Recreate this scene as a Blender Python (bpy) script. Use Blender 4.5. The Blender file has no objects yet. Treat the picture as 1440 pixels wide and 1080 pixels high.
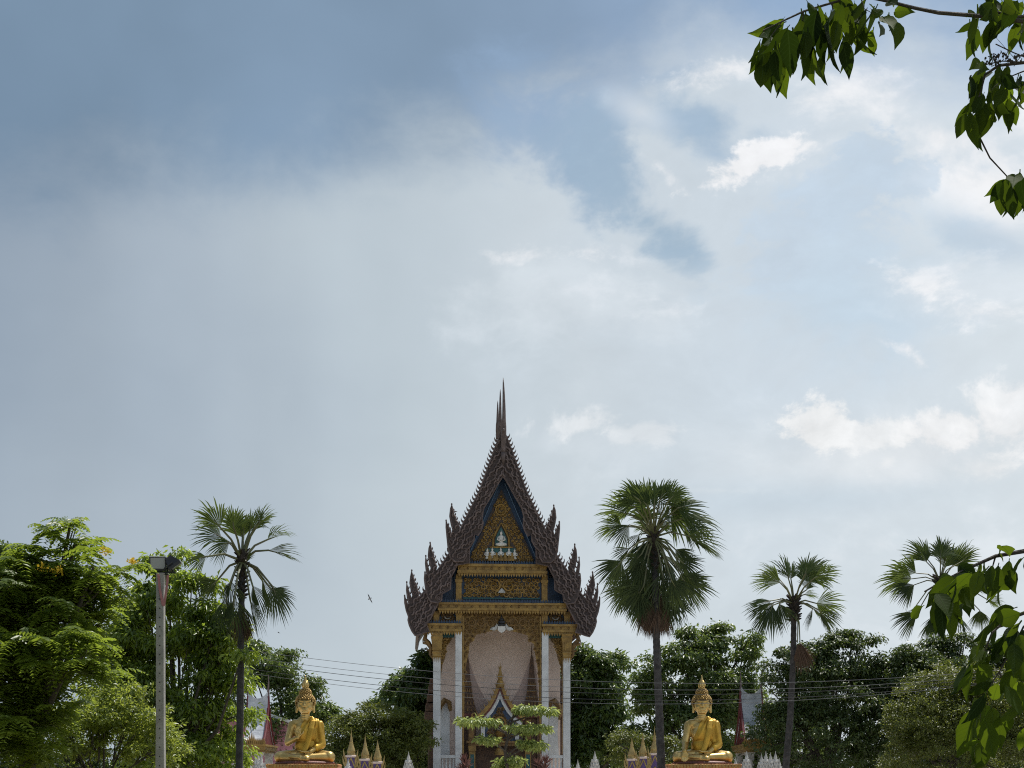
import bpy, bmesh, math, random
import numpy as np
from mathutils import Vector, Matrix, Euler

# ------------------------------------------------------------------ camera, sky, sun, exposure
sc = bpy.context.scene
C = sc.collection
FOC = 2080.0                       # focal length in pixels of the 1440 px wide photograph
HOR = 1100.0                       # row of the horizon
EYE = 1.6
cam = bpy.data.cameras.new('camera'); cam_o = bpy.data.objects.new('camera', cam); C.objects.link(cam_o)
cam_o.location = (0, 0, EYE); cam_o.rotation_euler = (math.radians(90), 0, 0)
cam.sensor_width = 36; cam.lens = FOC / 1440 * 36; cam.shift_y = (HOR - 540) / 1440
cam.clip_start = 0.1; cam.clip_end = 20000
sc.camera = cam_o
sc.view_settings.view_transform = 'Standard'
sc.view_settings.look = 'None'
sc.view_settings.exposure = 0.0
sc.view_settings.gamma = 1.0
sc.view_settings.use_curve_mapping = False
sc.cycles.filter_width = 1.1
sc.cycles.use_denoising = False
sc.cycles.max_bounces = 8
sc.cycles.transparent_max_bounces = 8
sc.cycles.caustics_reflective = False
sc.cycles.caustics_refractive = False

SUN_AZ, SUN_EL = math.radians(36), math.radians(63)
sd = Vector((math.sin(SUN_AZ) * math.cos(SUN_EL), math.cos(SUN_AZ) * math.cos(SUN_EL), math.sin(SUN_EL)))
sl = bpy.data.lights.new('sun', 'SUN'); sl.energy = 5.0; sl.angle = math.radians(0.55); sl.color = (1.0, 0.955, 0.88)
so = bpy.data.objects.new('sun', sl); C.objects.link(so); so.rotation_euler = sd.to_track_quat('Z', 'Y').to_euler()
so.location = (20, 30, 60)


class NT:
    """tiny helper to write node trees"""
    def __init__(s, tree):
        s.t = tree; s.n = tree.nodes; s.l = tree.links

    def new(s, kind, **kw):
        nd = s.n.new(kind)
        for k, v in kw.items(): setattr(nd, k, v)
        return nd

    def put(s, sock, v):
        if isinstance(v, bpy.types.NodeSocket): s.l.new(v, sock)
        elif v is not None: sock.default_value = v

    def math(s, op, a, b=None, c=None, clamp=False):
        nd = s.new('ShaderNodeMath', operation=op, use_clamp=clamp)
        for i, v in enumerate((a, b, c)): s.put(nd.inputs[i], v)
        return nd.outputs[0]

    def vmath(s, op, a, b=None):
        nd = s.new('ShaderNodeVectorMath', operation=op)
        s.put(nd.inputs[0], a); s.put(nd.inputs[1], b)
        return nd.outputs['Value'] if op in ('LENGTH', 'DOT_PRODUCT', 'DISTANCE') else nd.outputs[0]

    def noise(s, vec, scale, detail=4, rough=0.5, dist=0.0, lac=2.0):
        nd = s.new('ShaderNodeTexNoise')
        s.put(nd.inputs['Vector'], vec); nd.inputs['Scale'].default_value = scale
        nd.inputs['Detail'].default_value = detail; nd.inputs['Roughness'].default_value = rough
        nd.inputs['Distortion'].default_value = dist; nd.inputs['Lacunarity'].default_value = lac
        return nd.outputs['Fac'], nd.outputs['Color']

    def mix(s, fac, a, b, blend='MIX'):
        nd = s.new('ShaderNodeMix', data_type='RGBA', blend_type=blend)
        s.put(nd.inputs[0], fac); s.put(nd.inputs[6], a); s.put(nd.inputs[7], b)
        return nd.outputs[2]

    def smooth(s, v, lo, hi, a=0.0, b=1.0):
        nd = s.new('ShaderNodeMapRange', interpolation_type='SMOOTHSTEP')
        s.put(nd.inputs[0], v); s.put(nd.inputs[1], lo); s.put(nd.inputs[2], hi)
        s.put(nd.inputs[3], a); s.put(nd.inputs[4], b)
        return nd.outputs[0]

    def ramp(s, v, stops, interp='LINEAR'):
        nd = s.new('ShaderNodeValToRGB'); cr = nd.color_ramp; cr.interpolation = interp
        while len(cr.elements) < len(stops): cr.elements.new(0.5)
        for e, (p, c) in zip(cr.elements, stops):
            e.position = p; e.color = c if len(c) == 4 else (*c, 1)
        s.put(nd.inputs[0], v)
        return nd.outputs[0]


def lin(r, g, b):
    f = lambda c: c / 12.92 if c <= 0.04045 else ((c + 0.055) / 1.055) ** 2.4
    return (f(r / 255), f(g / 255), f(b / 255))


def build_sky():
    w = bpy.data.worlds.new('World'); sc.world = w; w.use_nodes = True
    w.cycles.sampling_method = 'NONE'              # an even, cloudy sky needs no importance map
    t = NT(w.node_tree); t.n.clear()
    out = t.new('ShaderNodeOutputWorld'); bg = t.new('ShaderNodeBackground'); bg.inputs[1].default_value = 0.1
    t.l.new(bg.outputs[0], out.inputs[0])
    nis = t.new('ShaderNodeTexSky', sky_type='NISHITA'); nis.sun_disc = False
    nis.sun_elevation = SUN_EL; nis.sun_rotation = SUN_AZ; nis.air_density = 1.4; nis.dust_density = 2.5
    d = t.new('ShaderNodeTexCoord').outputs['Generated']
    sp = t.new('ShaderNodeSeparateXYZ'); t.l.new(d, sp.inputs[0])
    S = math.degrees(1)
    az = t.math('ARCTAN2', sp.outputs[0], sp.outputs[1])                       # compass angle off the +Y axis
    azd = t.math('MULTIPLY', az, S)
    eld = t.math('MULTIPLY', t.math('ARCSINE', sp.outputs[2]), S)              # elevation, degrees

    def AE(px, py):
        a = math.atan((px - 720) / FOC)
        return math.degrees(a), math.degrees(math.atan((HOR - py) / FOC * math.cos(a)))

    _, c1 = t.noise(d, 9.0, 1.5, 0.5)
    warp = t.vmath('SCALE', t.vmath('SUBTRACT', c1, (0.5, 0.5, 0.5)), None); warp.node.inputs['Scale'].default_value = 0.045
    dw = t.vmath('ADD', d, warp)
    st = t.vmath('MULTIPLY', dw, (1.0, 1.0, 1.6))    # clouds lie flatter than they are wide
    nA, _ = t.noise(st, 15.0, 6, 0.58)               # broken cloud edges
    nC, _ = t.noise(st, 44.0, 6, 0.63)                # small shreds
    nB, _ = t.noise(dw, 6.0, 3, 0.5)                 # broad soft variation
    na = t.math('SUBTRACT', nA, 0.5); nb = t.math('SUBTRACT', nB, 0.5); nc = t.math('SUBTRACT', nC, 0.5)
    comb = t.new('ShaderNodeCombineXYZ'); t.l.new(azd, comb.inputs[0]); t.l.new(eld, comb.inputs[1]); pos = comb.outputs[0]

    # base: rain haze on the west side, paler and brighter toward the sun's side; goes round the whole sky
    azw = t.math('ADD', azd, t.math('MULTIPLY', nb, 12.0))
    u = t.math('DIVIDE', t.math('ADD', azw, 30.0), 60.0, clamp=True)
    base = t.ramp(u, [(0.0, lin(141, 156, 172)), (0.17, lin(147, 162, 178)), (0.31, lin(172, 185, 197)), (0.42, lin(190, 202, 210)),
                      (0.52, lin(204, 214, 221)), (0.66, lin(209, 220, 229)), (0.8, lin(217, 226, 232)), (1.0, lin(216, 225, 231))])
    cv = t.new('ShaderNodeCombineXYZ'); t.l.new(azd, cv.inputs[0]); t.l.new(t.math('MULTIPLY', eld, 0.05), cv.inputs[1])
    rv = t.new('ShaderNodeTexNoise', noise_dimensions='2D'); t.l.new(cv.outputs[0], rv.inputs['Vector']); rv.inputs['Scale'].default_value = 0.22; rv.inputs['Detail'].default_value = 2
    rvv = t.math('MULTIPLY', t.smooth(azd, 3, -12), t.math('MULTIPLY', t.math('SUBTRACT', rv.outputs['Fac'], 0.5), 0.16))
    base = t.mix(1.0, base, t.math('ADD', 1.0, rvv), 'MULTIPLY')
    nsc = t.mix(1.0, nis.outputs[0], (0.1, 0.1, 0.1, 1), 'MULTIPLY')   # some clear sky behind the haze
    base = t.mix(0.06, base, nsc)
    lowm = t.math('MULTIPLY', t.smooth(eld, 15, 3), 0.6)               # brighter toward the skyline
    base = t.mix(lowm, base, t.ramp(u, [(0.0, lin(170, 183, 195)), (0.33, lin(188, 200, 209)), (0.5, lin(207, 217, 223)), (1.0, lin(218, 226, 231))]))

    col = base

    def blob(px, py, rx, ry, rot, tone, soft=0.5, amp=1.6, opac=1.0, nz=None, shade=0.0):
        nonlocal col
        a, e = AE(px, py); k = math.degrees(1 / FOC)
        mp = t.new('ShaderNodeMapping', vector_type='TEXTURE')
        t.l.new(pos, mp.inputs[0])
        mp.inputs['Location'].default_value = (a, e, 0); mp.inputs['Rotation'].default_value = (0, 0, math.radians(rot))
        mp.inputs['Scale'].default_value = (rx * k, ry * k * 0.93, 1)
        r = t.vmath('LENGTH', mp.outputs[0])
        v = t.math('MULTIPLY_ADD', {'a': na, 's': nb, 'c': nc}[nz or 'a'], amp, t.math('SUBTRACT', 1.0, r))
        m = t.smooth(v, 0.0, soft, 0.0, opac)
        c = (*lin(*tone), 1)
        if shade:
            c = t.mix(1.0, c, t.math('MULTIPLY_ADD', {'a': na, 's': nb, 'c': nc}[nz or 'a'], shade, 1.0), 'MULTIPLY')
        col = t.mix(m, col, c)

    W = (241, 242, 244); W2 = (226, 232, 238); G = (180, 199, 216); G2 = (160, 183, 205); P_ = (197, 213, 228)
    # thin bright vapour all over the sun's side
    vap = t.math('MULTIPLY', t.smooth(nA, 0.50, 0.68), t.smooth(azd, -2, 14))
    col = t.mix(t.math('MULTIPLY', vap, 0.38), col, (*lin(232, 236, 240), 1))
    blob(1290, 260, 260, 150, 0, (214, 225, 235), 1.4, 3.0, 0.7, 's')
    blob(830, 600, 240, 100, 0, (206, 217, 225), 1.3, 3.0, 0.6, 's')
    blob(880, 450, 220, 90, 0, (205, 216, 225), 1.2, 3.5, 0.65, 'a')
    blob(1260, 640, 330, 100, 0, (221, 228, 233), 1.3, 3.0, 0.75, 's')
    # the big dark shower cloud overhead, its ragged lower edge climbing to the east
    edge = t.ramp(u, [(0.0, (0.535,) * 3), (0.18, (0.538,) * 3), (0.30, (0.575,) * 3), (0.36, (0.588,) * 3), (0.43, (0.60,) * 3), (0.49, (0.63,) * 3), (0.55, (0.645,) * 3),
                      (0.63, (0.69,) * 3), (0.72, (0.675,) * 3), (0.82, (0.645,) * 3), (1.0, (0.63,) * 3)], 'EASE')
    eh = t.math('SUBTRACT', eld, t.math('MULTIPLY', edge, 38.0))
    eh = t.math('ADD', eh, t.math('ADD', t.math('MULTIPLY', nb, 4.0), t.math('MULTIPLY', na, 4.5)))
    dark = t.smooth(eh, -2.0, 2.6)
    darkcol = t.ramp(u, [(0.0, lin(111, 134, 158)), (0.25, lin(120, 143, 166)), (0.42, lin(130, 153, 177)), (0.55, lin(142, 165, 192)),
                         (0.75, lin(146, 172, 203)), (1.0, lin(147, 172, 203))])
    darkcol = t.mix(1.0, darkcol, t.math('MULTIPLY_ADD', nb, 0.35, 1.0), 'MULTIPLY')
    hi = t.smooth(eld, 32, 60)                       # toward the zenith the overcast evens out
    darkcol = t.mix(t.math('MULTIPLY', hi, 0.7), darkcol, lin(158, 174, 192) + (1,))
    dark = t.math('MULTIPLY', dark, t.smooth(t.math('ABSOLUTE', azd), 130, 50, 0.45, 1.0))
    col = t.mix(dark, col, darkcol)
    # grey-blue body that hangs down from it
    blob(760, 165, 150, 85, -35, (146, 171, 200), 1.2, 3.0, 0.9, 'a')
    blob(850, 245, 150, 74, -36, (156, 179, 201), 0.9, 3.6, 0.97)
    blob(915, 312, 135, 58, -40, (163, 185, 204), 0.9, 3.6, 0.97)
    blob(810, 425, 210, 72, -4, (212, 221, 228), 0.9, 3.0, 0.8, 'a', 0.12)
    blob(985, 172, 110, 70, -10, (161, 184, 206), 1.0, 3.4, 0.9)
    # bright breaks behind the towering cloud
    blob(1330, 195, 190, 58, -12, W, 1.1, 4.5, 0.9, 'a', 0.14)
    blob(1415, 270, 110, 75, -30, W, 1.1, 4.0, 0.9, 'a', 0.14)
    blob(1185, 128, 85, 26, 8, W, 1.4, 3.0, 0.8, 'c')
    blob(1000, 104, 85, 22, 5, W, 1.5, 4.0, 0.85, 'c')
    blob(1090, 112, 70, 12, -6, W2, 1.3, 3.0, 0.55, 'c')
    blob(905, 160, 70, 26, -25, W2, 1.5, 3.0, 0.5)
    blob(935, 242, 52, 14, -38, W, 1.3, 3.5, 0.7, 'c')
    blob(1062, 228, 105, 30, 12, W, 0.55, 2.8, 0.95, 'c', 0.25)
    blob(1135, 205, 30, 16, 0, W, 1.0, 2.6, 0.8, 'c')
    # the towering grey cloud with crisp head
    blob(1150, 340, 135, 95, 20, P_, 0.5, 2.0, 0.75, 'c', 0.1)
    blob(1190, 262, 85, 62, 20, P_, 0.40, 1.9, 0.8, 'c', 0.1)
    blob(1222, 222, 54, 42, 0, P_, 0.32, 1.9, 0.8, 'c', 0.1)
    blob(1278, 252, 46, 34, 0, P_, 0.40, 2.0, 0.75, 'c', 0.1)
    blob(1200, 430, 220, 150, 0, (198, 215, 229), 1.0, 2.4, 0.95)
    blob(1390, 340, 110, 34, -15, G, 1.1, 3.4, 0.65)
    # sunlit scraps
    blob(745, 358, 60, 16, 4, W, 2.0, 4.6, 0.75, 'c')
    blob(836, 354, 32, 16, 0, W, 1.8, 4.4, 0.85, 'c')
    blob(892, 364, 34, 16, -20, W2, 1.8, 4.4, 0.75, 'c')
    blob(945, 437, 84, 20, 0, W2, 1.8, 4.6, 0.8, 'c')
    blob(830, 408, 110, 26, -8, W2, 1.8, 4.4, 0.6, 'c')
    blob(1330, 410, 130, 50, -10, (222, 229, 235), 1.2, 3.4, 0.7, 'a')
    blob(1295, 398, 66, 28, -20, W, 1.5, 4.2, 0.85, 'c', 0.2)
    blob(1380, 440, 80, 20, -6, W, 1.5, 4.2, 0.8, 'c', 0.2)
    blob(1360, 372, 90, 18, 8, W2, 1.6, 4.2, 0.65, 'c')
    blob(1258, 486, 34, 9, -22, W, 1.6, 4.0, 0.85, 'c')
    blob(1292, 506, 30, 10, -48, W, 1.6, 4.0, 0.85, 'c')
    # low cumulus bank, crisp above and lost in haze below
    blob(1275, 640, 260, 62, 0, (226, 231, 235), 1.0, 2.0, 0.75, 'a')
    blob(1150, 600, 58, 42, 0, (240, 241, 241), 0.45, 2.4, 0.85, 'c', 0.3)
    blob(1235, 612, 75, 32, 0, (238, 240, 241), 0.5, 2.4, 0.8, 'c', 0.3)
    blob(1330, 605, 75, 38, 0, (240, 241, 242), 0.5, 2.4, 0.85, 'c', 0.3)
    blob(1420, 590, 80, 62, 0, (240, 241, 242), 0.6, 2.4, 0.8, 'c', 0.3)
    blob(860, 625, 150, 46, 0, (213, 222, 229), 1.0, 2.4, 0.7, 'a')
    blob(820, 594, 82, 26, 8, (230, 234, 237), 1.0, 3.4, 0.75, 'c', 0.25)
    blob(905, 608, 64, 26, 0, (226, 231, 235), 0.6, 2.4, 0.65, 'c', 0.2)
    blob(1100, 705, 460, 42, 0, (202, 215, 225), 1.2, 1.6, 0.9, 's')
    blob(1246, 650, 30, 13, 38, (234, 237, 239), 1.3, 3.6, 0.9, 'c')
    blob(1385, 655, 60, 24, 0, (231, 234, 236), 1.2, 2.4, 0.7, 'c')
    blob(1010, 690, 90, 7, -3, (219, 227, 232), 1.4, 3.0, 0.6, 'c')
    # relief of light and shade in the vapour on the sun's side
    rel = t.math('MULTIPLY', t.math('ADD', t.math('MULTIPLY', na, 0.20), t.math('MULTIPLY', nc, 0.10)), t.smooth(azd, -4, 8, 0.25, 1.0))
    col = t.mix(1.0, col, t.math('ADD', 1.0, rel), 'MULTIPLY')
    # below the skyline: haze of the same hue, dimmer
    col = t.mix(t.smooth(eld, 0.0, -12.0), col, (0.22, 0.22, 0.20, 1))
    ten = t.mix(1.0, col, (10, 10, 10, 1), 'MULTIPLY')
    t.l.new(ten, bg.inputs[0])


build_sky()

# ------------------------------------------------------------------ helpers
rnd = random.Random(5)
RNG = np.random.default_rng(11)


def P(px, py, Y):
    """world point at depth Y that lies on the measured bearing"""
    return Vector(((px - 720) * Y / FOC, Y, EYE + (HOR - py) * Y / FOC))


def new_mat(name):
    m = bpy.data.materials.new(name); m.use_nodes = True
    t = NT(m.node_tree); b = t.n['Principled BSDF']
    return m, t, b


def mat(name, c1, c2=None, scale=4.0, rough=0.6, metal=0.0, bump=0.0, bscale=30.0, spec=0.5, detail=5):
    m, t, b = new_mat(name)
    co = t.new('ShaderNodeTexCoord').outputs['Object']
    if c2:
        n, _ = t.noise(co, scale, detail, 0.6)
        f = t.smooth(n, 0.35, 0.65)
        t.l.new(t.mix(f, (*c1, 1), (*c2, 1)), b.inputs['Base Color'])
        n2, _ = t.noise(co, scale * 3.1, 4, 0.6)
        t.l.new(t.math('ADD', rough - 0.1, t.math('MULTIPLY', n2, 0.2)), b.inputs['Roughness'])
    else:
        b.inputs['Base Color'].default_value = (*c1, 1); b.inputs['Roughness'].default_value = rough
    b.inputs['Metallic'].default_value = metal
    b.inputs['Specular IOR Level'].default_value = spec
    if bump:
        n3, _ = t.noise(co, bscale, 5, 0.6)
        bp = t.new('ShaderNodeBump'); bp.inputs['Strength'].default_value = bump; bp.inputs['Distance'].default_value = 0.05
        t.l.new(n3, bp.inputs['Height']); t.l.new(bp.outputs[0], b.inputs['Normal'])
    return m


def leaf_mat(name, c1, c2, trans=0.35, rough=0.45, tcol=None, spec=0.5):
    """leaf: shiny reflecting side plus light passing through; every leaf its own tint"""
    m, t, b = new_mat(name)
    g = t.new('ShaderNodeNewGeometry')
    f = g.outputs['Random Per Island']
    n, _ = t.noise(g.outputs['Position'], 0.8, 3, 0.5)
    f2 = t.math('ADD', t.math('MULTIPLY', f, 0.6), t.math('MULTIPLY', t.smooth(n, 0.3, 0.7), 0.4))
    c = t.mix(f2, (*c1, 1), (*c2, 1))
    t.l.new(c, b.inputs['Base Color']); b.inputs['Roughness'].default_value = rough; b.inputs['Specular IOR Level'].default_value = spec
    tr = t.new('ShaderNodeBsdfTranslucent')
    tc = tcol or tuple(min(1, 2.2 * x) for x in c2)
    t.l.new(t.mix(f2, (*[0.7 * x for x in tc], 1), (*tc, 1)), tr.inputs[0])
    mx = t.new('ShaderNodeMixShader'); mx.inputs[0].default_value = trans
    t.l.new(b.outputs[0], mx.inputs[1]); t.l.new(tr.outputs[0], mx.inputs[2])
    t.l.new(mx.outputs[0], t.n['Material Output'].inputs[0])
    return m


M = {}
M['gold'] = mat('aged gold paint', (0.34, 0.21, 0.055), (0.21, 0.125, 0.035), 3.0, 0.45, 0.25, 0.35, 14)
M['field'] = mat('dark red brown ground', (0.075, 0.045, 0.03), (0.045, 0.04, 0.04), 9.0, 0.6, 0.0, 0.4, 20)
M['gilt'] = mat('bright gilding', (0.42, 0.31, 0.12), (0.30, 0.21, 0.075), 4.0, 0.42, 0.3, 0.3, 14)
M['gold_dark'] = mat('dulled gold carving', (0.235, 0.135, 0.04), (0.13, 0.075, 0.028), 6.0, 0.5, 0.2, 0.5, 22)
M['wood'] = mat('weathered carved wood', (0.17, 0.126, 0.12), (0.10, 0.072, 0.068), 3.0, 0.7, 0.0, 0.9, 9)
M['wood_deep'] = mat('shadowed wood ground', (0.075, 0.053, 0.05), (0.045, 0.032, 0.031), 5.0, 0.75, 0.0, 0.6, 14)
M['wood_red'] = mat('red brown lacquer', (0.17, 0.04, 0.03), (0.09, 0.03, 0.025), 4.0, 0.5, 0.0, 0.4, 16)
M['blue'] = mat('deep blue mosaic', (0.012, 0.035, 0.085), (0.02, 0.055, 0.12), 12.0, 0.4, 0.0, 0.3, 40)
M['bluegreen'] = mat('blue green mosaic', (0.01, 0.075, 0.075), (0.02, 0.11, 0.12), 12.0, 0.4, 0.0, 0.3, 40)
M['lightblue'] = mat('pale blue paint line', (0.12, 0.2, 0.32), None, rough=0.5)
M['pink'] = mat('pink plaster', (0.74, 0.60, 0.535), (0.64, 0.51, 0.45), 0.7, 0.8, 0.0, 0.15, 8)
M['mauve'] = mat('flat mauve', (0.47, 0.365, 0.335), (0.41, 0.315, 0.29), 1.0, 0.8, 0.0, 0.15, 8)
M['white'] = mat('white washed plaster', (0.66, 0.67, 0.68), (0.54, 0.545, 0.55), 1.3, 0.6, 0.0, 0.12, 12)
M['white_old'] = mat('stained white plaster', (0.55, 0.54, 0.52), (0.32, 0.31, 0.29), 2.2, 0.75, 0.0, 0.3, 14)
M['white_fig'] = mat('white painted figure', (0.72, 0.71, 0.68), (0.6, 0.58, 0.55), 6, 0.5)
M['brown'] = mat('dark brown stucco carving', (0.15, 0.085, 0.05), (0.085, 0.05, 0.035), 5.0, 0.6, 0.1, 0.6, 16)
M['statue'] = mat('gilt bronze', (0.60, 0.44, 0.18), (0.44, 0.30, 0.10), 2.0, 0.34, 0.8, 0.12, 10)
M['statue_robe'] = mat('gilt robe', (0.55, 0.33, 0.045), (0.38, 0.22, 0.03), 2.0, 0.42, 0.65, 0.15, 10)
M['statue_hair'] = mat('gilt curls', (0.40, 0.26, 0.08), (0.24, 0.15, 0.045), 5.0, 0.45, 0.55, 0.6, 18)
M['orange'] = mat('orange gold pedestal', (0.50, 0.22, 0.05), (0.34, 0.13, 0.035), 5.0, 0.5, 0.2, 0.6, 18)
M['tile_white'] = mat('bleached roof tiles', (0.56, 0.58, 0.62), (0.36, 0.38, 0.42), 1.6, 0.75, 0.0, 0.4, 12)
M['tile_brown'] = mat('brown roof tiles', (0.16, 0.06, 0.03), (0.09, 0.05, 0.035), 2.0, 0.5, 0.0, 0.4, 12)
M['red'] = mat('temple red paint', (0.15, 0.018, 0.022), (0.10, 0.016, 0.02), 2.0, 0.5)
M['purple'] = mat('purple mosaic', (0.07, 0.045, 0.16), (0.11, 0.06, 0.2), 8.0, 0.4)
M['pink_sheet'] = mat('faded pink cladding', (0.50, 0.22, 0.27), (0.40, 0.17, 0.21), 1.2, 0.55, 0.0, 0.1, 6)
M['concrete'] = mat('concrete post', (0.36, 0.345, 0.32), (0.26, 0.25, 0.235), 2.5, 0.85, 0.0, 0.35, 30)
M['black'] = mat('black housing', (0.012, 0.012, 0.014), (0.02, 0.02, 0.022), 6, 0.45)
M['glass'] = mat('floodlight glass', (0.34, 0.34, 0.33), None, rough=0.15)
M['alu'] = mat('pale metal', (0.6, 0.6, 0.58), None, rough=0.4, metal=0.3)
M['ribbon'] = mat('faded pink ribbon', (0.45, 0.20, 0.20), (0.36, 0.15, 0.16), 6, 0.8)
M['wire'] = mat('cable', (0.03, 0.03, 0.033), None, rough=0.4)
M['wire_bare'] = mat('bare aluminium cable', (0.15, 0.15, 0.16), None, rough=0.5, metal=0.3)
M['bark'] = mat('grey brown bark', (0.085, 0.07, 0.055), (0.045, 0.037, 0.03), 6, 0.9, 0.0, 0.8, 20)
M['palm_trunk'] = mat('palm trunk', (0.06, 0.056, 0.056), (0.025, 0.023, 0.023), 5, 0.9, 0.0, 0.8, 14)
M['palm_dark'] = mat('palm boots', (0.04, 0.028, 0.02), (0.02, 0.015, 0.012), 8, 0.9, 0.0, 0.6, 20)
M['petiole'] = mat('palm stalk', (0.12, 0.13, 0.05), (0.09, 0.085, 0.04), 5, 0.5)
M['palm'] = leaf_mat('palm fan', (0.03, 0.055, 0.02), (0.07, 0.10, 0.035), 0.26, 0.6, (0.22, 0.29, 0.06), 0.12)
M['palm_low'] = leaf_mat('older palm fan', (0.026, 0.044, 0.02), (0.055, 0.075, 0.034), 0.2, 0.6, (0.12, 0.16, 0.04), 0.12)
M['palm_dead'] = leaf_mat('dead palm fan', (0.07, 0.045, 0.032), (0.13, 0.085, 0.06), 0.15, 0.8, (0.16, 0.10, 0.06), 0.2)
M['leaf_flame'] = leaf_mat('feathery yellow green leaf', (0.05, 0.10, 0.014), (0.14, 0.185, 0.025), 0.46, 0.42, (0.38, 0.49, 0.05))
M['leaf_mango'] = leaf_mat('glossy mid green leaf', (0.035, 0.08, 0.013), (0.15, 0.20, 0.035), 0.46, 0.34, (0.46, 0.60, 0.06))
M['leaf_shrub'] = leaf_mat('pale shrub leaf', (0.07, 0.12, 0.022), (0.19, 0.23, 0.05), 0.45, 0.4, (0.5, 0.58, 0.08))
M['leaf_dark'] = leaf_mat('dark glossy leaf', (0.030, 0.066, 0.022), (0.085, 0.135, 0.042), 0.36, 0.34, (0.28, 0.38, 0.08))
M['leaf_deep'] = leaf_mat('deep green leaf', (0.025, 0.052, 0.015), (0.085, 0.12, 0.034), 0.32, 0.42, (0.15, 0.21, 0.03))
M['leaf_mid'] = leaf_mat('mid green leaf', (0.036, 0.075, 0.022), (0.125, 0.17, 0.05), 0.36, 0.36, (0.25, 0.34, 0.06))
M['leaf_olive'] = leaf_mat('olive leaf', (0.06, 0.085, 0.016), (0.13, 0.15, 0.03), 0.32, 0.45, (0.26, 0.30, 0.04))
M['leaf_bonsai'] = leaf_mat('light green leaf', (0.13, 0.20, 0.06), (0.24, 0.30, 0.11), 0.42, 0.4, (0.55, 0.62, 0.16))
M['leaf_near'] = leaf_mat('broad near leaf', (0.009, 0.02, 0.008), (0.02, 0.04, 0.012), 0.30, 0.6, (0.11, 0.20, 0.010), 0.12)
M['leaf_near'] = None
M['cordyline'] = leaf_mat('reddish strap leaf', (0.10, 0.035, 0.04), (0.16, 0.09, 0.07), 0.25, 0.4, (0.25, 0.1, 0.08))
M['flower'] = leaf_mat('yellow blossom', (0.65, 0.50, 0.03), (0.72, 0.42, 0.03), 0.3, 0.6, (0.8, 0.6, 0.05))


def near_leaf_mat():
    """broad leaf with pale midrib and side veins, each leaf its own tint"""
    m, t, b = new_mat('broad veined leaf')
    oi = t.new('ShaderNodeObjectInfo').outputs['Random']
    tc = t.new('ShaderNodeTexCoord').outputs['Object']; sp = t.new('ShaderNodeSeparateXYZ'); t.l.new(tc, sp.inputs[0])
    ax = t.math('ABSOLUTE', sp.outputs[0])
    rib = t.smooth(ax, 0.016, 0.004)
    vein = t.smooth(t.math('SINE', t.math('MULTIPLY', t.math('SUBTRACT', sp.outputs[1], t.math('MULTIPLY', ax, 0.9)), 62.0)), 0.75, 1.0)
    vv = t.math('MAXIMUM', rib, t.math('MULTIPLY', vein, 0.45))
    n, _ = t.noise(tc, 6.0, 4, 0.6)
    c = t.mix(oi, (0.008, 0.018, 0.008, 1), (0.024, 0.042, 0.012, 1)); c = t.mix(t.math('MULTIPLY', n, 0.35), c, (0.035, 0.045, 0.012, 1))
    c = t.mix(t.math('MULTIPLY', vv, 0.5), c, (0.07, 0.11, 0.04, 1))
    t.l.new(c, b.inputs['Base Color']); b.inputs['Roughness'].default_value = 0.6; b.inputs['Specular IOR Level'].default_value = 0.02
    bp = t.new('ShaderNodeBump'); bp.inputs['Strength'].default_value = 0.35; bp.inputs['Distance'].default_value = 0.004
    t.l.new(vv, bp.inputs['Height']); t.l.new(bp.outputs[0], b.inputs['Normal'])
    tr = t.new('ShaderNodeBsdfTranslucent')
    tcl = t.mix(oi, (0.03, 0.06, 0.004, 1), (0.22, 0.32, 0.014, 1)); tcl = t.mix(t.math('MULTIPLY', vv, 0.5), tcl, (0.05, 0.09, 0.01, 1))
    t.l.new(tcl, tr.inputs[0])
    mx = t.new('ShaderNodeMixShader'); mx.inputs[0].default_value = 0.34
    t.l.new(b.outputs[0], mx.inputs[1]); t.l.new(tr.outputs[0], mx.inputs[2]); t.l.new(mx.outputs[0], t.n['Material Output'].inputs[0])
    return m


M['leaf_near'] = near_leaf_mat()
M['bird'] = mat('dark plumage', (0.012, 0.012, 0.014), None, rough=0.5)


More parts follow.
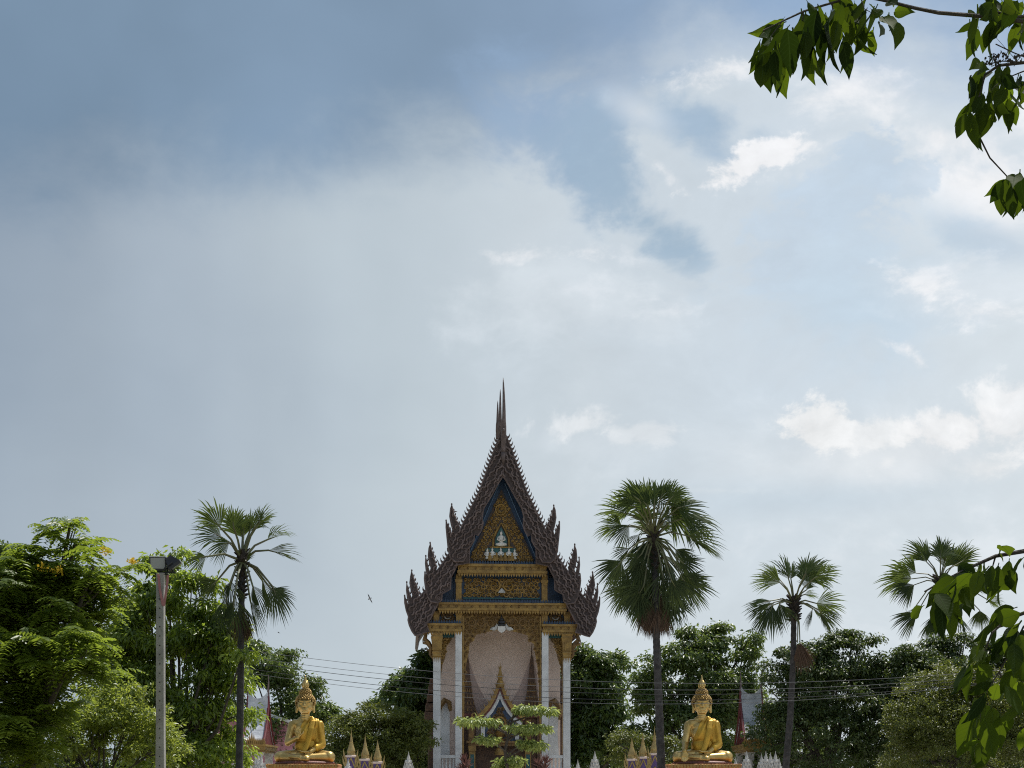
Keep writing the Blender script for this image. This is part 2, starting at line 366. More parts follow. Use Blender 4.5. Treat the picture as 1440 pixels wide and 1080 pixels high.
class MB:
    """collects shapes, then builds ONE mesh object"""
    def __init__(s):
        s.v = []; s.f = []; s.mi = []; s.cur = 0

    def add(s, vs, fs):
        o = len(s.v); s.v += [tuple(p) for p in vs]
        for f in fs: s.f.append(tuple(o + i for i in f)); s.mi.append(s.cur)

    def box(s, x0, x1, y0, y1, z0, z1):
        s.add([(x0, y0, z0), (x1, y0, z0), (x1, y1, z0), (x0, y1, z0), (x0, y0, z1), (x1, y0, z1), (x1, y1, z1), (x0, y1, z1)],
              [(0, 3, 2, 1), (4, 5, 6, 7), (0, 1, 5, 4), (1, 2, 6, 5), (2, 3, 7, 6), (3, 0, 4, 7)])

    def prism(s, pts, y0, y1):
        """outline in x, z pulled through y"""
        n = len(pts)
        vs = [(x, y0, z) for x, z in pts] + [(x, y1, z) for x, z in pts]
        fs = [tuple(range(n)), tuple(range(2 * n - 1, n - 1, -1))] + [(i, i + n, (i + 1) % n + n, (i + 1) % n) for i in range(n)]
        s.add(vs, fs)

    def lathe(s, prof, c=(0, 0, 0), seg=14, square=False, sx=1.0, sy=1.0):
        """profile of (radius, z)"""
        if square: seg = 4
        o = []; fs = []
        for r, z in prof:
            for k in range(seg):
                a = 2 * math.pi * (k + (0.5 if square else 0)) / seg
                q = r * (math.sqrt(2) if square else 1)
                o.append((c[0] + q * math.cos(a) * sx, c[1] + q * math.sin(a) * sy, c[2] + z))
        for i in range(len(prof) - 1):
            for k in range(seg):
                a, b = i * seg + k, i * seg + (k + 1) % seg
                fs.append((a, b, b + seg, a + seg))
        fs.append(tuple(range(seg - 1, -1, -1))); fs.append(tuple(range((len(prof) - 1) * seg, len(prof) * seg)))
        s.add(o, fs)

    def tube(s, pts, rad, seg=6):
        pts = [Vector(p) for p in pts]; n = len(pts)
        if not hasattr(rad, '__len__'): rad = [rad] * n
        o = []; fs = []
        up = None
        for i, p in enumerate(pts):
            t = (pts[min(i + 1, n - 1)] - pts[max(i - 1, 0)])
            if t.length < 1e-9: t = Vector((0, 0, 1))
            t.normalize()
            if up is None: up = t.orthogonal().normalized()
            up = (up - t * up.dot(t))
            if up.length < 1e-6: up = t.orthogonal()
            up.normalize(); sd_ = t.cross(up)
            for k in range(seg):
                a = 2 * math.pi * k / seg
                o.append(p + (up * math.cos(a) + sd_ * math.sin(a)) * rad[i])
        for i in range(n - 1):
            for k in range(seg):
                a, b = i * seg + k, i * seg + (k + 1) % seg
                fs.append((a, b, b + seg, a + seg))
        fs.append(tuple(range(seg - 1, -1, -1))); fs.append(tuple(range((n - 1) * seg, n * seg)))
        s.add(o, fs)

    def ball(s, c, r, seg=10, rings=7):
        if not hasattr(r, '__len__'): r = (r, r, r)
        o = [(c[0], c[1], c[2] - r[2])]; fs = []
        for i in range(1, rings):
            ph = math.pi * i / rings - math.pi / 2
            for k in range(seg):
                a = 2 * math.pi * k / seg
                o.append((c[0] + r[0] * math.cos(ph) * math.cos(a), c[1] + r[1] * math.cos(ph) * math.sin(a), c[2] + r[2] * math.sin(ph)))
        o.append((c[0], c[1], c[2] + r[2])); L = len(o) - 1
        for k in range(seg):
            fs.append((0, 1 + (k + 1) % seg, 1 + k)); fs.append((L, L - seg + k, L - seg + (k + 1) % seg))
        for i in range(rings - 2):
            for k in range(seg):
                a, b = 1 + i * seg + k, 1 + i * seg + (k + 1) % seg
                fs.append((a, b, b + seg, a + seg))
        s.add(o, fs)

    def mesh(s, name, mats, smooth=False):
        me = bpy.data.meshes.new(name); me.from_pydata([tuple(v) for v in s.v], [], s.f)
        if not isinstance(mats, (list, tuple)): mats = [mats]
        for m in mats: me.materials.append(m)
        if len(mats) > 1: me.polygons.foreach_set('material_index', s.mi)
        bm = bmesh.new(); bm.from_mesh(me); bmesh.ops.recalc_face_normals(bm, faces=bm.faces); bm.to_mesh(me); bm.free()
        if smooth: me.polygons.foreach_set('use_smooth', [True] * len(me.polygons))
        me.update()
        return me

    def build(s, name, mats, parent=None, smooth=False, kind=None, local=False):
        """vertices are world coordinates unless local"""
        me = s.mesh(name, mats, smooth)
        return link(name, me, parent, kind, local)


def link(name, me, parent=None, kind=None, local=False):
    o = bpy.data.objects.new(name, me); C.objects.link(o)
    if parent:
        o.parent = parent
        if not local:
            r = parent
            while r.parent: r = r.parent
            me.transform(Matrix.Translation(-r.location))
    if kind: o['kind'] = kind
    return o


def thing(name, label, cat, loc=(0, 0, 0), group=None, rz=0.0):
    o = bpy.data.objects.new(name, None); C.objects.link(o); o.empty_display_size = 0.3
    o.location = loc; o.rotation_euler = (0, 0, rz)
    return tag(o, label, cat, group)


def tag(o, label, cat, group=None, kind=None):
    o['label'] = label; o['category'] = cat
    if group: o['group'] = group
    if kind: o['kind'] = kind
    return o


def tri_mesh(name, V, F, material):
    """fast numpy triangles"""
    me = bpy.data.meshes.new(name)
    me.vertices.add(len(V)); me.vertices.foreach_set('co', np.ascontiguousarray(V, dtype=np.float32).ravel())
    me.loops.add(F.size); me.loops.foreach_set('vertex_index', np.ascontiguousarray(F, dtype=np.int32).ravel())
    me.polygons.add(len(F)); me.polygons.foreach_set('loop_start', np.arange(0, F.size, 3, dtype=np.int32))
    me.materials.append(material); me.update(calc_edges=True)
    return me


def norm(a): return a / np.maximum(np.linalg.norm(a, axis=1, keepdims=True), 1e-9)


def leaves(pos, axis, nrm, L, W, fold=0.18, bend=0.0):
    """folded lozenge leaves: 4 vertices, 2 triangles each"""
    n = len(pos); axis = norm(axis); side = norm(np.cross(axis, nrm)); nr = norm(np.cross(side, axis))
    L = np.broadcast_to(np.asarray(L, float).reshape(-1, 1), (n, 1)); W = np.broadcast_to(np.asarray(W, float).reshape(-1, 1), (n, 1))
    mid = pos + axis * L * 0.42
    tip = pos + axis * L - nr * L * bend
    v = np.stack([pos, mid + side * W / 2 + nr * W * fold, tip, mid - side * W / 2 + nr * W * fold], 1).reshape(-1, 3)
    b = (np.arange(n) * 4)[:, None]
    f = np.stack([b + np.array([0, 1, 2]), b + np.array([0, 2, 3])], 1).reshape(-1, 3)
    return v, f


def rand_dirs(n, rng):
    return norm(rng.normal(size=(n, 3)))


def crown_clusters(ells, n, rng, shell=0.55, clump=7):
    """cluster centres gathered into boughs over ellipsoids, biased to their skin; ells: (centre, radii)"""
    vol = np.array([(r[0] * r[1] * r[2]) ** 0.72 for _, r in ells]); vol /= vol.sum()
    out = []
    for (c, r), w in zip(ells, vol):
        k = max(3, int(n * w)); m = max(2, int(math.ceil(k / clump))); d = rand_dirs(m, rng)
        d[:, 2] = np.where(d[:, 2] < -0.55, -d[:, 2], d[:, 2])
        rad = shell + (1 - shell) * rng.random((m, 1)) ** 0.6
        bump = 1 + 0.13 * np.sin(d[:, :1] * 5 + c[0]) * np.cos(d[:, 2:] * 6 + c[2]) + 0.10 * rng.normal(size=(m, 1))
        cen = d * rad * bump
        pts = cen[rng.integers(0, m, k)] + rng.normal(size=(k, 3)) * np.array([0.2, 0.2, 0.12])
        ln = np.linalg.norm(pts, axis=1, keepdims=True); pts = np.where(ln > 1.06, pts / ln * 1.06, pts)
        out.append(np.array(c) + pts * np.array(r))
    return np.concatenate(out)


def make_tree(name, label, ells_px, Y, material, n_cl, per, cl_r, L, W, base_px, seed, trunk_r=0.16, depth=1.0, droop=0.5, flat=0.55,
              group=None, cat='tree', shell=0.5, limbs=26, bend=0.12, stem_top=None, clump=7):
    """tree > trunk, crown. ells_px: (px, py, rx, ry[, dY]) measured lobes of the crown"""
    rng = np.random.default_rng(seed)
    k = Y / FOC; ells = []
    for e in ells_px:
        dy = e[4] if len(e) > 4 else 0.0
        c = P(e[0], e[1], Y + dy); kk = (Y + dy) / FOC
        ells.append(((c.x, c.y, c.z), (e[2] * kk, max(e[2], e[3]) * kk * 0.85 * depth, e[3] * kk)))
    base = P(base_px, HOR, Y); base.z = 0
    root = thing(name, label, cat, base, group)
    cl = crown_clusters(ells, n_cl, rng, shell, clump)
    cl[:, 2] = np.maximum(cl[:, 2], 0.5)
    n = len(cl) * per
    cr = cl_r * (0.6 + 0.8 * rng.random((len(cl), 1)))
    off = rand_dirs(n, rng) * (rng.random((n, 1)) ** 0.45) * np.repeat(cr, per, 0)
    off[:, 2] *= flat
    pos = np.repeat(cl, per, 0) + off
    ax = off * np.array([1, 1, 0.6]) / np.maximum(np.repeat(cr, per, 0), 1e-6) + rng.normal(size=(n, 3)) * 0.45
    ax[:, 2] -= droop
    nr = rng.normal(size=(n, 3)) * 0.55 + np.array([0, -0.15, 1.0])
    s = 0.65 + 0.7 * rng.random(n)
    v, f = leaves(pos, ax, nr, L * s, W * s, 0.18, bend)
    # sparse inner leaves so the crown has depth without becoming solid
    link('crown', tri_mesh('crown', v - np.array(base), f, material), root, local=True)
    mb = MB()
    top = Vector(np.mean(cl, 0)) if stem_top is None else Vector(stem_top)
    zlow = min(e[0][2] - e[1][2] for e in ells)
    fork = base.lerp(Vector((top.x, top.y, top.z)), 0.55); fork.z = max(1.0, min(top.z * 0.62, max(zlow, top.z * 0.35)))
    p1 = base.lerp(fork, 0.5) + Vector((rng.normal() * 0.12, rng.normal() * 0.12, 0))
    mb.tube([base, p1, fork], [trunk_r * 1.3, trunk_r, trunk_r * 0.8], 8)
    heads = [Vector(e[0]) for e in ells]
    for h in heads:
        q = fork.lerp(h, 0.5) + Vector(rng.normal(size=3) * 0.25)
        mb.tube([fork, q, h], [trunk_r * 0.42, trunk_r * 0.26, trunk_r * 0.12], 6)
    idx = rng.choice(len(cl), min(limbs, len(cl)), replace=False)
    for i in idx:
        c = Vector(cl[i]); h = min(heads, key=lambda e: (e - c).length)
        st = fork.lerp(h, 0.35 + 0.6 * rng.random())
        q = st.lerp(c, 0.5) + Vector(rng.normal(size=3) * 0.15)
        mb.tube([st, q, c], [trunk_r * 0.25, trunk_r * 0.15, trunk_r * 0.06], 5)
    mb.build('trunk', M['bark'], root)
    return root


# ------------------------------------------------------------------ ground
def ground_mat():
    m, t, b = new_mat('dry lawn and earth')
    co = t.new('ShaderNodeTexCoord').outputs['Object']
    n, _ = t.noise(co, 0.25, 6, 0.6); n2, _ = t.noise(co, 7, 5, 0.6)
    c = t.mix(t.smooth(n, 0.4, 0.6), (0.10, 0.12, 0.04, 1), (0.22, 0.18, 0.12, 1))
    c = t.mix(t.math('MULTIPLY', n2, 0.4), c, (0.07, 0.08, 0.035, 1))
    t.l.new(c, b.inputs['Base Color']); b.inputs['Roughness'].default_value = 0.95
    return m


g = MB(); g.add([(-6000, -3000, 0), (6000, -3000, 0), (6000, 9000, 0), (-6000, 9000, 0)], [(0, 1, 2, 3)])
o = g.build('ground', ground_mat()); o['kind'] = 'structure'; o['label'] = 'dry grass and earth ground around the temple'
g = MB(); g.add([(-24, 45, 0.004), (24, 45, 0.004), (24, 108, 0.004), (-24, 108, 0.004)], [(0, 1, 2, 3)])
o = g.build('courtyard', mat('pale courtyard paving', (0.52, 0.49, 0.44), (0.43, 0.40, 0.36), 0.6, 0.9, 0, 0.2, 6)); o['kind'] = 'structure'
o['label'] = 'pale paved temple courtyard'

# ------------------------------------------------------------------ the temple hall
TX, TY = 707.3, 87.0
temple = thing('temple_hall', 'narrow white-columned temple hall with steep carved gable roof and tall spire', 'temple',
               ((TX - 720) * TY / FOC, TY, 0), rz=math.radians(4))


def T(px, py, dy=0.0):
    k = (TY + dy) / FOC
    return Vector(((px - TX) * k, dy, EYE + (HOR - py) * k))


def tp(pts, dy, mirror=False):
    r = []
    for x, y in pts:
        q = T(2 * TX - x if mirror else x, y, dy); r.append((q.x, q.z))
    return r


def part(mb, name, m, parent=None, **kw): return mb.build(name, m, parent or temple, local=True, **kw)


def tbox(mb, x0, x1, y0, y1, d0, d1):
    a, b = T(x0, y1, d0), T(x1, y0, d0)
    mb.box(a.x, b.x, d0, d1, a.z, b.z)


U = TY / FOC                         # metres per photo pixel at the facade


def scroll(mb, cx, cz, y, r, turns=1.4, start=0.0, hand=1, w=0.035, seg=12):
    """flame-scroll ornament: a tapering spiral lying on a wall"""
    pts = []; rad = []
    for i in range(seg + 1):
        q = i / seg; a = start + hand * q * turns * 2 * math.pi; rr = r * (1 - 0.86 * q)
        pts.append((cx + rr * math.cos(a), y - 0.02 - 0.03 * q, cz + rr * math.sin(a))); rad.append(w * (0.45 + 0.75 * math.sin(math.pi * min(1, q + 0.12))))
    mb.tube(pts, rad, 4)


def scroll_field(mb, inside, x0, x1, z0, z1, y, step, w, seed, r=0.8):
    rr = random.Random(seed); row = 0; z = z0 + step / 2
    while z < z1:
        x = x0 + step / 2 + (step / 2 if row % 2 else 0)
        while x < x1:
            if inside(x, z):
                scroll(mb, x + rr.uniform(-.08, .08) * step, z + rr.uniform(-.08, .08) * step, y, step * 0.52 * r * rr.uniform(0.8, 1.2),
                       1.5, rr.uniform(0, 6.3), 1 if x < (x0 + x1) / 2 else -1, w)
            x += step
        z += step * 0.82; row += 1


def flame_field(mb, inside, x0, x1, z0, z1, y, lean, seed):
    """rows of curling flame leaves that climb along a gable board"""
    rr = random.Random(seed); row = 0; z = z0
    while z < z1:
        x = x0 + (0.13 if row % 2 else 0)
        while x < x1:
            if inside(x, z):
                sd_ = rr.choice((-1, 1)); a = math.atan2(0.88, 0.47 * lean) + sd_ * 0.8; L = rr.uniform(0.3, 0.5); px, pz = x, z; pts = []; rad = []
                for i in range(7):
                    q = i / 6; pts.append((px, y - 0.03 - 0.05 * math.sin(q * 3.0), pz)); rad.append(0.055 * math.sin(math.pi * min(1, 0.25 + q * 0.75)) ** 0.8 + 0.006)
                    px += math.cos(a) * L / 6; pz += math.sin(a) * L / 6; a -= sd_ * 0.42
                mb.tube(pts, rad, 4)
            x += 0.27
        z += 0.24; row += 1


def in_poly(pts):
    def f(x, z):
        c = False; j = len(pts) - 1
        for i in range(len(pts)):
            (xi, zi), (xj, zj) = pts[i], pts[j]
            if (zi > z) != (zj > z) and x < (xj - xi) * (z - zi) / (zj - zi) + xi: c = not c
            j = i
        return c
    return f


B1 = [(707.3, 602), (701.5, 616), (695, 632), (688, 652), (681.5, 670), (673.5, 692), (664, 711), (656, 727), (649, 741), (645.5, 748),
      (646, 742), (643.5, 738), (643.8, 735), (640.5, 732), (640.8, 728), (637.8, 724.5), (638, 721), (636.3, 716), (635.4, 710.5), (634, 716), (632.8, 727), (634.8, 738), (637, 746), (635, 752),
      (632.5, 748), (631.5, 744), (629.8, 740), (627.6, 733.5), (627.7, 743), (629, 757), (630.5, 772), (633.5, 785), (640, 790.5), (651, 790), (655.5, 783), (654.5, 775),
      (662, 768), (666.5, 760), (667, 751), (672, 753.5), (676, 747), (678.5, 739), (677.5, 728), (680, 715), (691.5, 696), (699, 682), (707.3, 669)]
B2 = [(660, 770), (640, 766), (634, 776), (626, 788), (618, 799), (613.5, 804), (614.5, 797), (611.6, 793), (612, 790), (608.8, 784), (609, 780), (606.5, 774), (605.4, 764.8), (604, 772), (603, 783), (605, 793), (607, 800),
      (604.5, 805), (602, 799), (600.5, 792), (599.3, 783), (599, 793), (600, 803), (601.5, 811), (599.5, 812), (598.2, 806), (597.5, 815), (599, 828), (602, 840), (606, 847), (616, 848.5),
      (621, 845), (622, 835), (628, 832), (633.5, 829), (634, 813), (639, 803), (643, 795), (660, 792)]
B3 = [(618, 838), (606, 826), (598, 832), (591, 840), (588.5, 843), (589.8, 835), (587, 830), (587, 826), (583.4, 820), (583.5, 817), (581, 811), (580, 803.7), (578.6, 812), (577.5, 821), (579.5, 832), (581.5, 838),
      (579.5, 843), (576.5, 836), (574.5, 830), (573, 820.5), (572.8, 831), (574, 841), (576, 850), (574.5, 853), (572, 846), (570, 839), (570.3, 849), (572.5, 860), (575.5, 868),
      (574.8, 873), (576.5, 880), (580, 888), (584.5, 894.5), (590, 893), (598, 890), (604, 889), (600, 879), (606, 870), (612, 858), (617, 848)]
EDGE1 = [(702.5, 612), (695, 631), (688, 651), (681.2, 670), (673, 692), (663.5, 711), (655.5, 727), (648, 742)]
EDGE2 = [(634, 774), (626, 786.5), (618, 798)]
EDGE3 = [(600, 829), (591, 839)]


HOOKS = {'upper': [(637, 719, 0.8), (638.6, 725, 1), (641, 731, 1.1), (643.6, 737, 1.2), (629.6, 739, 0.8), (631.5, 745, 0.9), (633.5, 760, 0.9)],
         'middle': [(607, 773, 0.8), (608.5, 779, 1), (610.6, 785, 1.1), (612.8, 791, 1.2), (600.6, 789, 0.8), (602.5, 796, 0.9), (599.5, 809, 0.8)],
         'lower': [(581.5, 811, 0.8), (583.2, 817, 1), (585.6, 823, 1.1), (588.2, 829, 1.2), (574.6, 828, 0.8), (577, 835, 0.9), (571.6, 846, 0.8), (574, 853, 0.8)]}
TIPS = {'upper': [(635.4, 710), (627.6, 733)], 'middle': [(605.4, 764.5), (599.3, 783), (598.2, 806)], 'lower': [(580, 803.5), (573, 820), (570, 839)]}


def fin_row(edge, dy, mirror, size):
    mb = MB(); pts = [Vector(p) for p in tp(edge, dy, mirror)]
    L = [(b - a).length for a, b in zip(pts, pts[1:])]; tot = sum(L); n = max(2, round(tot / (5.9 * U)))
    sgn = 1 if mirror else -1
    for i in range(n):
        s = (i + 0.5) / n * tot; k = 0
        while k < len(L) - 1 and s > L[k]: s -= L[k]; k += 1
        a = pts[k].lerp(pts[k + 1], s / L[k]); t = (pts[k + 1] - pts[k]).normalized()
        out = Vector((t.y, -t.x));
        if out.x * sgn < 0: out = -out
        up = -t                                            # toward the ridge
        z = size
        sh = [(-0.42, -0.25), (-0.5, 0.35), (-0.22, 0.85), (0.45, 1.35), (1.0, 1.4), (0.42, 1.0), (0.26, 0.6), (0.25, 0.1), (0.25, -0.25)]
        mb.prism([((a + up * (u * z) + out * (v * z)).x, (a + up * (u * z) + out * (v * z)).y) for u, v in sh], dy - 0.03, dy + 0.09)
    return mb


for mir in (False, True):
    for outline, edge, dy, nm in ((B1, EDGE1, 0.0, 'upper'), (B2, EDGE2, 0.16, 'middle'), (B3, EDGE3, 0.32, 'lower')):
        mb = MB(); poly = tp(outline, dy, mir); mb.prism(poly, dy, dy + 0.22)
        bb = part(mb, 'bargeboard', M['wood_deep'])
        # raised carving that follows the board
        ca = MB(); ins = in_poly(poly); xs = [p[0] for p in poly]; zs = [p[1] for p in poly]
        inner = lambda x, z: all(ins(x + a * 0.09, z + b * 0.09) for a, b in ((1, 0), (-1, 0), (0, 1), (0, -1)))
        scroll_field(ca, inner, min(xs), max(xs), min(zs), max(zs), dy, 0.55, 0.03, 3 + mir, 0.5)
        flame_field(ca, inner, min(xs), max(xs), min(zs), max(zs), dy, -1 if mir else 1, 11 + mir)
        cl_ = poly + poly[:1]
        ca.tube([(x, dy - 0.01, z) for x, z in cl_], 0.05, 4)
        # dark piercings: small sunk eyes between the scrolls
        part(ca, 'carving', M['wood'], bb, kind='stuff')
        part(fin_row(edge, dy + 0.07, mir, 0.165), 'fin_row', M['wood'], bb, kind='stuff')
        hk = MB()                                          # curled barbs and tips of the upturned horns
        for px, py, s_ in HOOKS[nm]:
            q = T(2 * TX - px if mir else px, py, dy + 0.1); g = -1 if mir else 1
            hk.tube([(q.x - g * 0.05, dy + 0.1, q.z - 0.08 * s_), (q.x + g * 0.05 * s_, dy + 0.1, q.z - 0.02), (q.x + g * 0.10 * s_, dy + 0.1, q.z + 0.07 * s_), (q.x + g * 0.05 * s_, dy + 0.1, q.z + 0.15 * s_)], [0.06, 0.055, 0.035, 0.012], 5)
        for px, py in TIPS[nm]:
            q = T(2 * TX - px if mir else px, py, dy + 0.1); hk.ball((q.x, dy + 0.1, q.z), (0.05, 0.05, 0.075), 6, 5)
        part(hk, 'horn_barbs', M['wood'], bb, kind='stuff')

# roof slopes behind the boards, telescoping sections toward the back
def slope(edge, d0, d1, dz, name):
    for mir in (False, True):
        mb = MB(); e = [(x, y) for x, y in edge]; pr = tp(e, 0.3, mir); n = len(pr)
        vs = []
        for y in (d0, d1):
            vs += [(x, y, z + dz) for x, z in pr] + [(x * 0.97, y, z + dz - 0.22) for x, z in pr]
        m2 = 2 * n; fs = []
        for i in range(n - 1):
            fs += [(i, i + 1, m2 + i + 1, m2 + i), (n + i + 1, n + i, m2 + n + i, m2 + n + i + 1), (i, n + i, n + i + 1, i + 1), (m2 + i + 1, m2 + n + i + 1, m2 + n + i, m2 + i)]
        fs += [(0, m2, m2 + n, n), (n - 1, 2 * n - 1, m2 + 2 * n - 1, m2 + n - 1)]
        mb.add(vs, fs)
        part(mb, name, M['tile_brown'])


R1 = [(707.3, 612), (704, 616.5), (697, 634), (690, 655), (683, 673), (675, 695), (666, 714), (657, 731), (645, 756), (640, 775)]
R2 = [(650, 776), (640, 785), (628, 797), (618, 810), (608, 830)]
R3 = [(618, 838), (606, 842), (598, 850), (590, 862), (586, 880)]
slope(R1, 0.2, 16.0, 0.0, 'roof_slope')
slope(R2, 0.4, 16.0, 0.0, 'roof_slope')
slope(R3, 0.56, 16.0, 0.0, 'roof_slope')

# three ridge finials, one behind the other on the telescoping ridge
for dy, ytip, ybase, wd in ((0.0, 532, 640, 1.0), (2.6, 548, 622, 0.8), (5.2, 564, 618, 0.75)):
    k = (TY + dy) / FOC
    mb = MB(); base = T(707.3, ybase, dy); tip = T(707.3 + 0.8, ytip, dy); H = tip.z - base.z
    pts = []; rad = []
    for i in range(15):
        q = i / 14
        pts.append((base.x + 0.04 * math.sin(q * 3.0) * (1 if dy == 0 else -0.4), dy - 0.35 * math.sin(q * 2.6) * (1 - q * 0.3), base.z + H * q))
        w = 0.15 * (1 - q) ** 0.62 + 0.012
        if 0.18 < q < 0.36: w *= 1.18
        rad.append(w * wd)
    mb.tube(pts, rad, 8)
    if dy == 0:                      # beak and tail of the finial over the gable
        mb.ball((base.x, -0.42, base.z + H * 0.30), (0.09, 0.2, 0.12), 8, 6)
        mb.tube([(base.x, -0.1, base.z + 0.1), (base.x, -0.16, base.z - 0.25), (base.x, -0.1, base.z - 0.6)], [0.16, 0.12, 0.03], 8)
    part(mb, 'ridge_finial', M['wood'], smooth=True)

# ---- pediment
mb = MB(); mb.prism(tp([(707.3, 660), (645, 792), (769.6, 792)], 1.0), 1.0, 1.2)
ped = part(mb, 'pediment', M['blue'])
field = tp([(706.5, 688), (660, 790), (754, 790)], 0.92)
mb = MB(); mb.prism(field, 0.92, 1.0); fld = part(mb, 'carved_field', M['field'], ped)
mb = MB(); fi = in_poly(field); niche = in_poly(tp([(706, 732), (690, 766), (684, 790), (728, 790), (722, 766)], 0.92))
scroll_field(mb, lambda x, z: fi(x, z) and not niche(x, z) and fi(x - .12, z - .1) and fi(x + .12, z - .1), field[1][0], field[2][0], field[1][1], field[0][1], 0.92, 0.23, 0.034, 9)
part(mb, 'carved_scrolls', M['gold'], ped, kind='stuff')
for s in (-1, 1):                                         # pale line on each edge
    a = T(707.3 + s * 4, 680, 0.88); b = T(707.3 + s * 50, 789, 0.88)
    mb = MB(); mb.tube([a, b], 0.028, 5); part(mb, 'edge_line', M['lightblue'], ped)
# ring medallion
mb = MB(); c = T(705.5, 717, 0.86)
mb.tube([(c.x + 0.31 * math.cos(2 * math.pi * i / 22), 0.86, c.z + 0.31 * math.sin(2 * math.pi * i / 22)) for i in range(23)], 0.055, 6)
mb.tube([(c.x + 0.19 * math.cos(2 * math.pi * i / 18), 0.86, c.z + 0.19 * math.sin(2 * math.pi * i / 18)) for i in range(19)], 0.03, 5)
part(mb, 'medallion', M['gold'], ped)
# niche with the seated figure
mb = MB(); mb.prism(tp([(706, 741), (701, 750), (698, 758), (697.5, 768), (714.5, 768), (714, 758), (711, 750)], 0.86), 0.86, 0.95)
mb.prism(tp([(684, 771), (684, 788), (727, 788), (727, 771)], 0.87), 0.87, 0.95)
part(mb, 'niche_ground', M['bluegreen'], ped)
mb = MB()
for pr in ([(706, 735), (699, 748), (695, 757), (694.5, 769)], [(706, 735), (713, 748), (717, 757), (717.5, 769)]):
    mb.tube([T(x, y, 0.84) for x, y in pr], [0.03, 0.06, 0.065, 0.06], 6)
mb.tube([T(690, 769.5, 0.84), T(722, 769.5, 0.84)], 0.05, 6)
part(mb, 'niche_frame', M['gold'], ped)


def figure(px, py, h, m, seated=True):
    mb = MB(); c = T(px, py, 0.80)
    mb.ball((c.x, 0.80, c.z + h * 0.86), (h * 0.10, h * 0.1, h * 0.13), 8, 6)
    mb.lathe([(0.02, h * 0.98), (0.001, h * 1.1)], (c.x, 0.8, c.z), 6)
    mb.lathe([(h * 0.13, 0.16 * h), (h * 0.16, 0.4 * h), (h * 0.2, 0.62 * h), (h * 0.14, 0.7 * h), (h * 0.05, 0.76 * h)], (c.x, 0.82, c.z), 8, sy=0.6)
    mb.ball((c.x, 0.8, c.z + h * 0.1), (h * (0.42 if seated else 0.22), 0.1, h * 0.13), 10, 6)
    for s in (-1, 1):
        mb.tube([(c.x + s * h * 0.2, 0.8, c.z + h * 0.62), (c.x + s * h * 0.27, 0.76, c.z + h * 0.4), (c.x + s * h * 0.06, 0.7, c.z + h * 0.34)], h * 0.055, 5)
    return part(mb, 'figure', m, ped, smooth=True)


figure(706, 767.5, 0.86, M['white_fig'])
for px, hh in ((686.5, 0.62), (693.5, 0.66), (705.5, 0.66), (717, 0.66), (725, 0.6)):
    figure(px, 786.5, hh, M['white_fig'], False)
mb = MB()
for px in (690, 699.5, 711.5, 721.5):
    c = T(px, 789, 0.76); mb.lathe([(0.15, 0), (0.16, 0.12), (0.1, 0.3), (0.07, 0.36), (0.06, 0.46), (0.01, 0.52)], (c.x, 0.76, c.z), 8)
for px, py in ((696, 789), (705.5, 789), (717, 789)):
    c = T(px, py, 0.72); mb.lathe([(0.17, 0), (0.17, 0.1), (0.09, 0.26), (0.02, 0.4)], (c.x, 0.74, c.z), 8)
part(mb, 'kneeling_row', M['gold'], ped)


def cornice(x0, x1, y0, y1, d0, d1, up=True, fr=5.5, mats=None, step=3.7):
    """stepped gilded beam with hanging leaf fringe below and upright fringe above"""
    mb = MB(); h = y1 - y0
    tbox(mb, x0, x1, y0, y0 + h * 0.28, d0, d1)
    tbox(mb, x0 + 2, x1 - 2, y0 + h * 0.28, y0 + h * 0.72, d0 + 0.1, d1)
    tbox(mb, x0 + 0.7, x1 - 0.7, y0 + h * 0.72, y1, d0 + 0.05, d1)
    c = part(mb, 'cornice', M['gold'])
    n = max(2, int((x1 - x0 - 2) / step)); mb = MB()
    for i in range(n):
        x = x0 + 2 + (i + 0.5) * (x1 - x0 - 4) / n; w = step * 0.46
        mb.prism(tp([(x - w, y1), (x + w, y1), (x + w * 0.8, y1 + fr * 0.45), (x, y1 + fr), (x - w * 0.8, y1 + fr * 0.45)], d0 + 0.12), d0 + 0.12, d0 + 0.2)
    part(mb, 'hanging_fringe', M['gold'], c, kind='stuff')
    if up:
        mb = MB()
        for i in range(n):
            x = x0 + 2 + (i + 0.5) * (x1 - x0 - 4) / n; w = step * 0.42
            mb.prism(tp([(x - w, y0), (x - w * 0.9, y0 - fr * 0.4), (x, y0 - fr * 0.85), (x + w * 0.9, y0 - fr * 0.4), (x + w, y0)], d0 + 0.14), d0 + 0.14, d0 + 0.2)
        part(mb, 'upright_fringe', M['blue'], c, kind='stuff')
    mb = MB()
    for i in range(max(2, int((x1 - x0) / 11))):               # studs along the beam
        x = x0 + 5 + i * 11.0; q = T(x, y0 + h * 0.5, d0 + 0.08); mb.ball(q, (0.07, 0.05, 0.07), 6, 4)
    part(mb, 'studs', M['gold_dark'], c, kind='stuff')
    return c


cornice(643, 771.5, 793, 806, 0.45, 1.6)
cornice(616, 799, 847.5, 858.5, 0.5, 1.6)
for mir in (0, 1):
    a, b = (593, 651.5) if not mir else (2 * TX - 651.5, 2 * TX - 593)
    cornice(a, b, 877, 888.5, 0.58, 1.6)

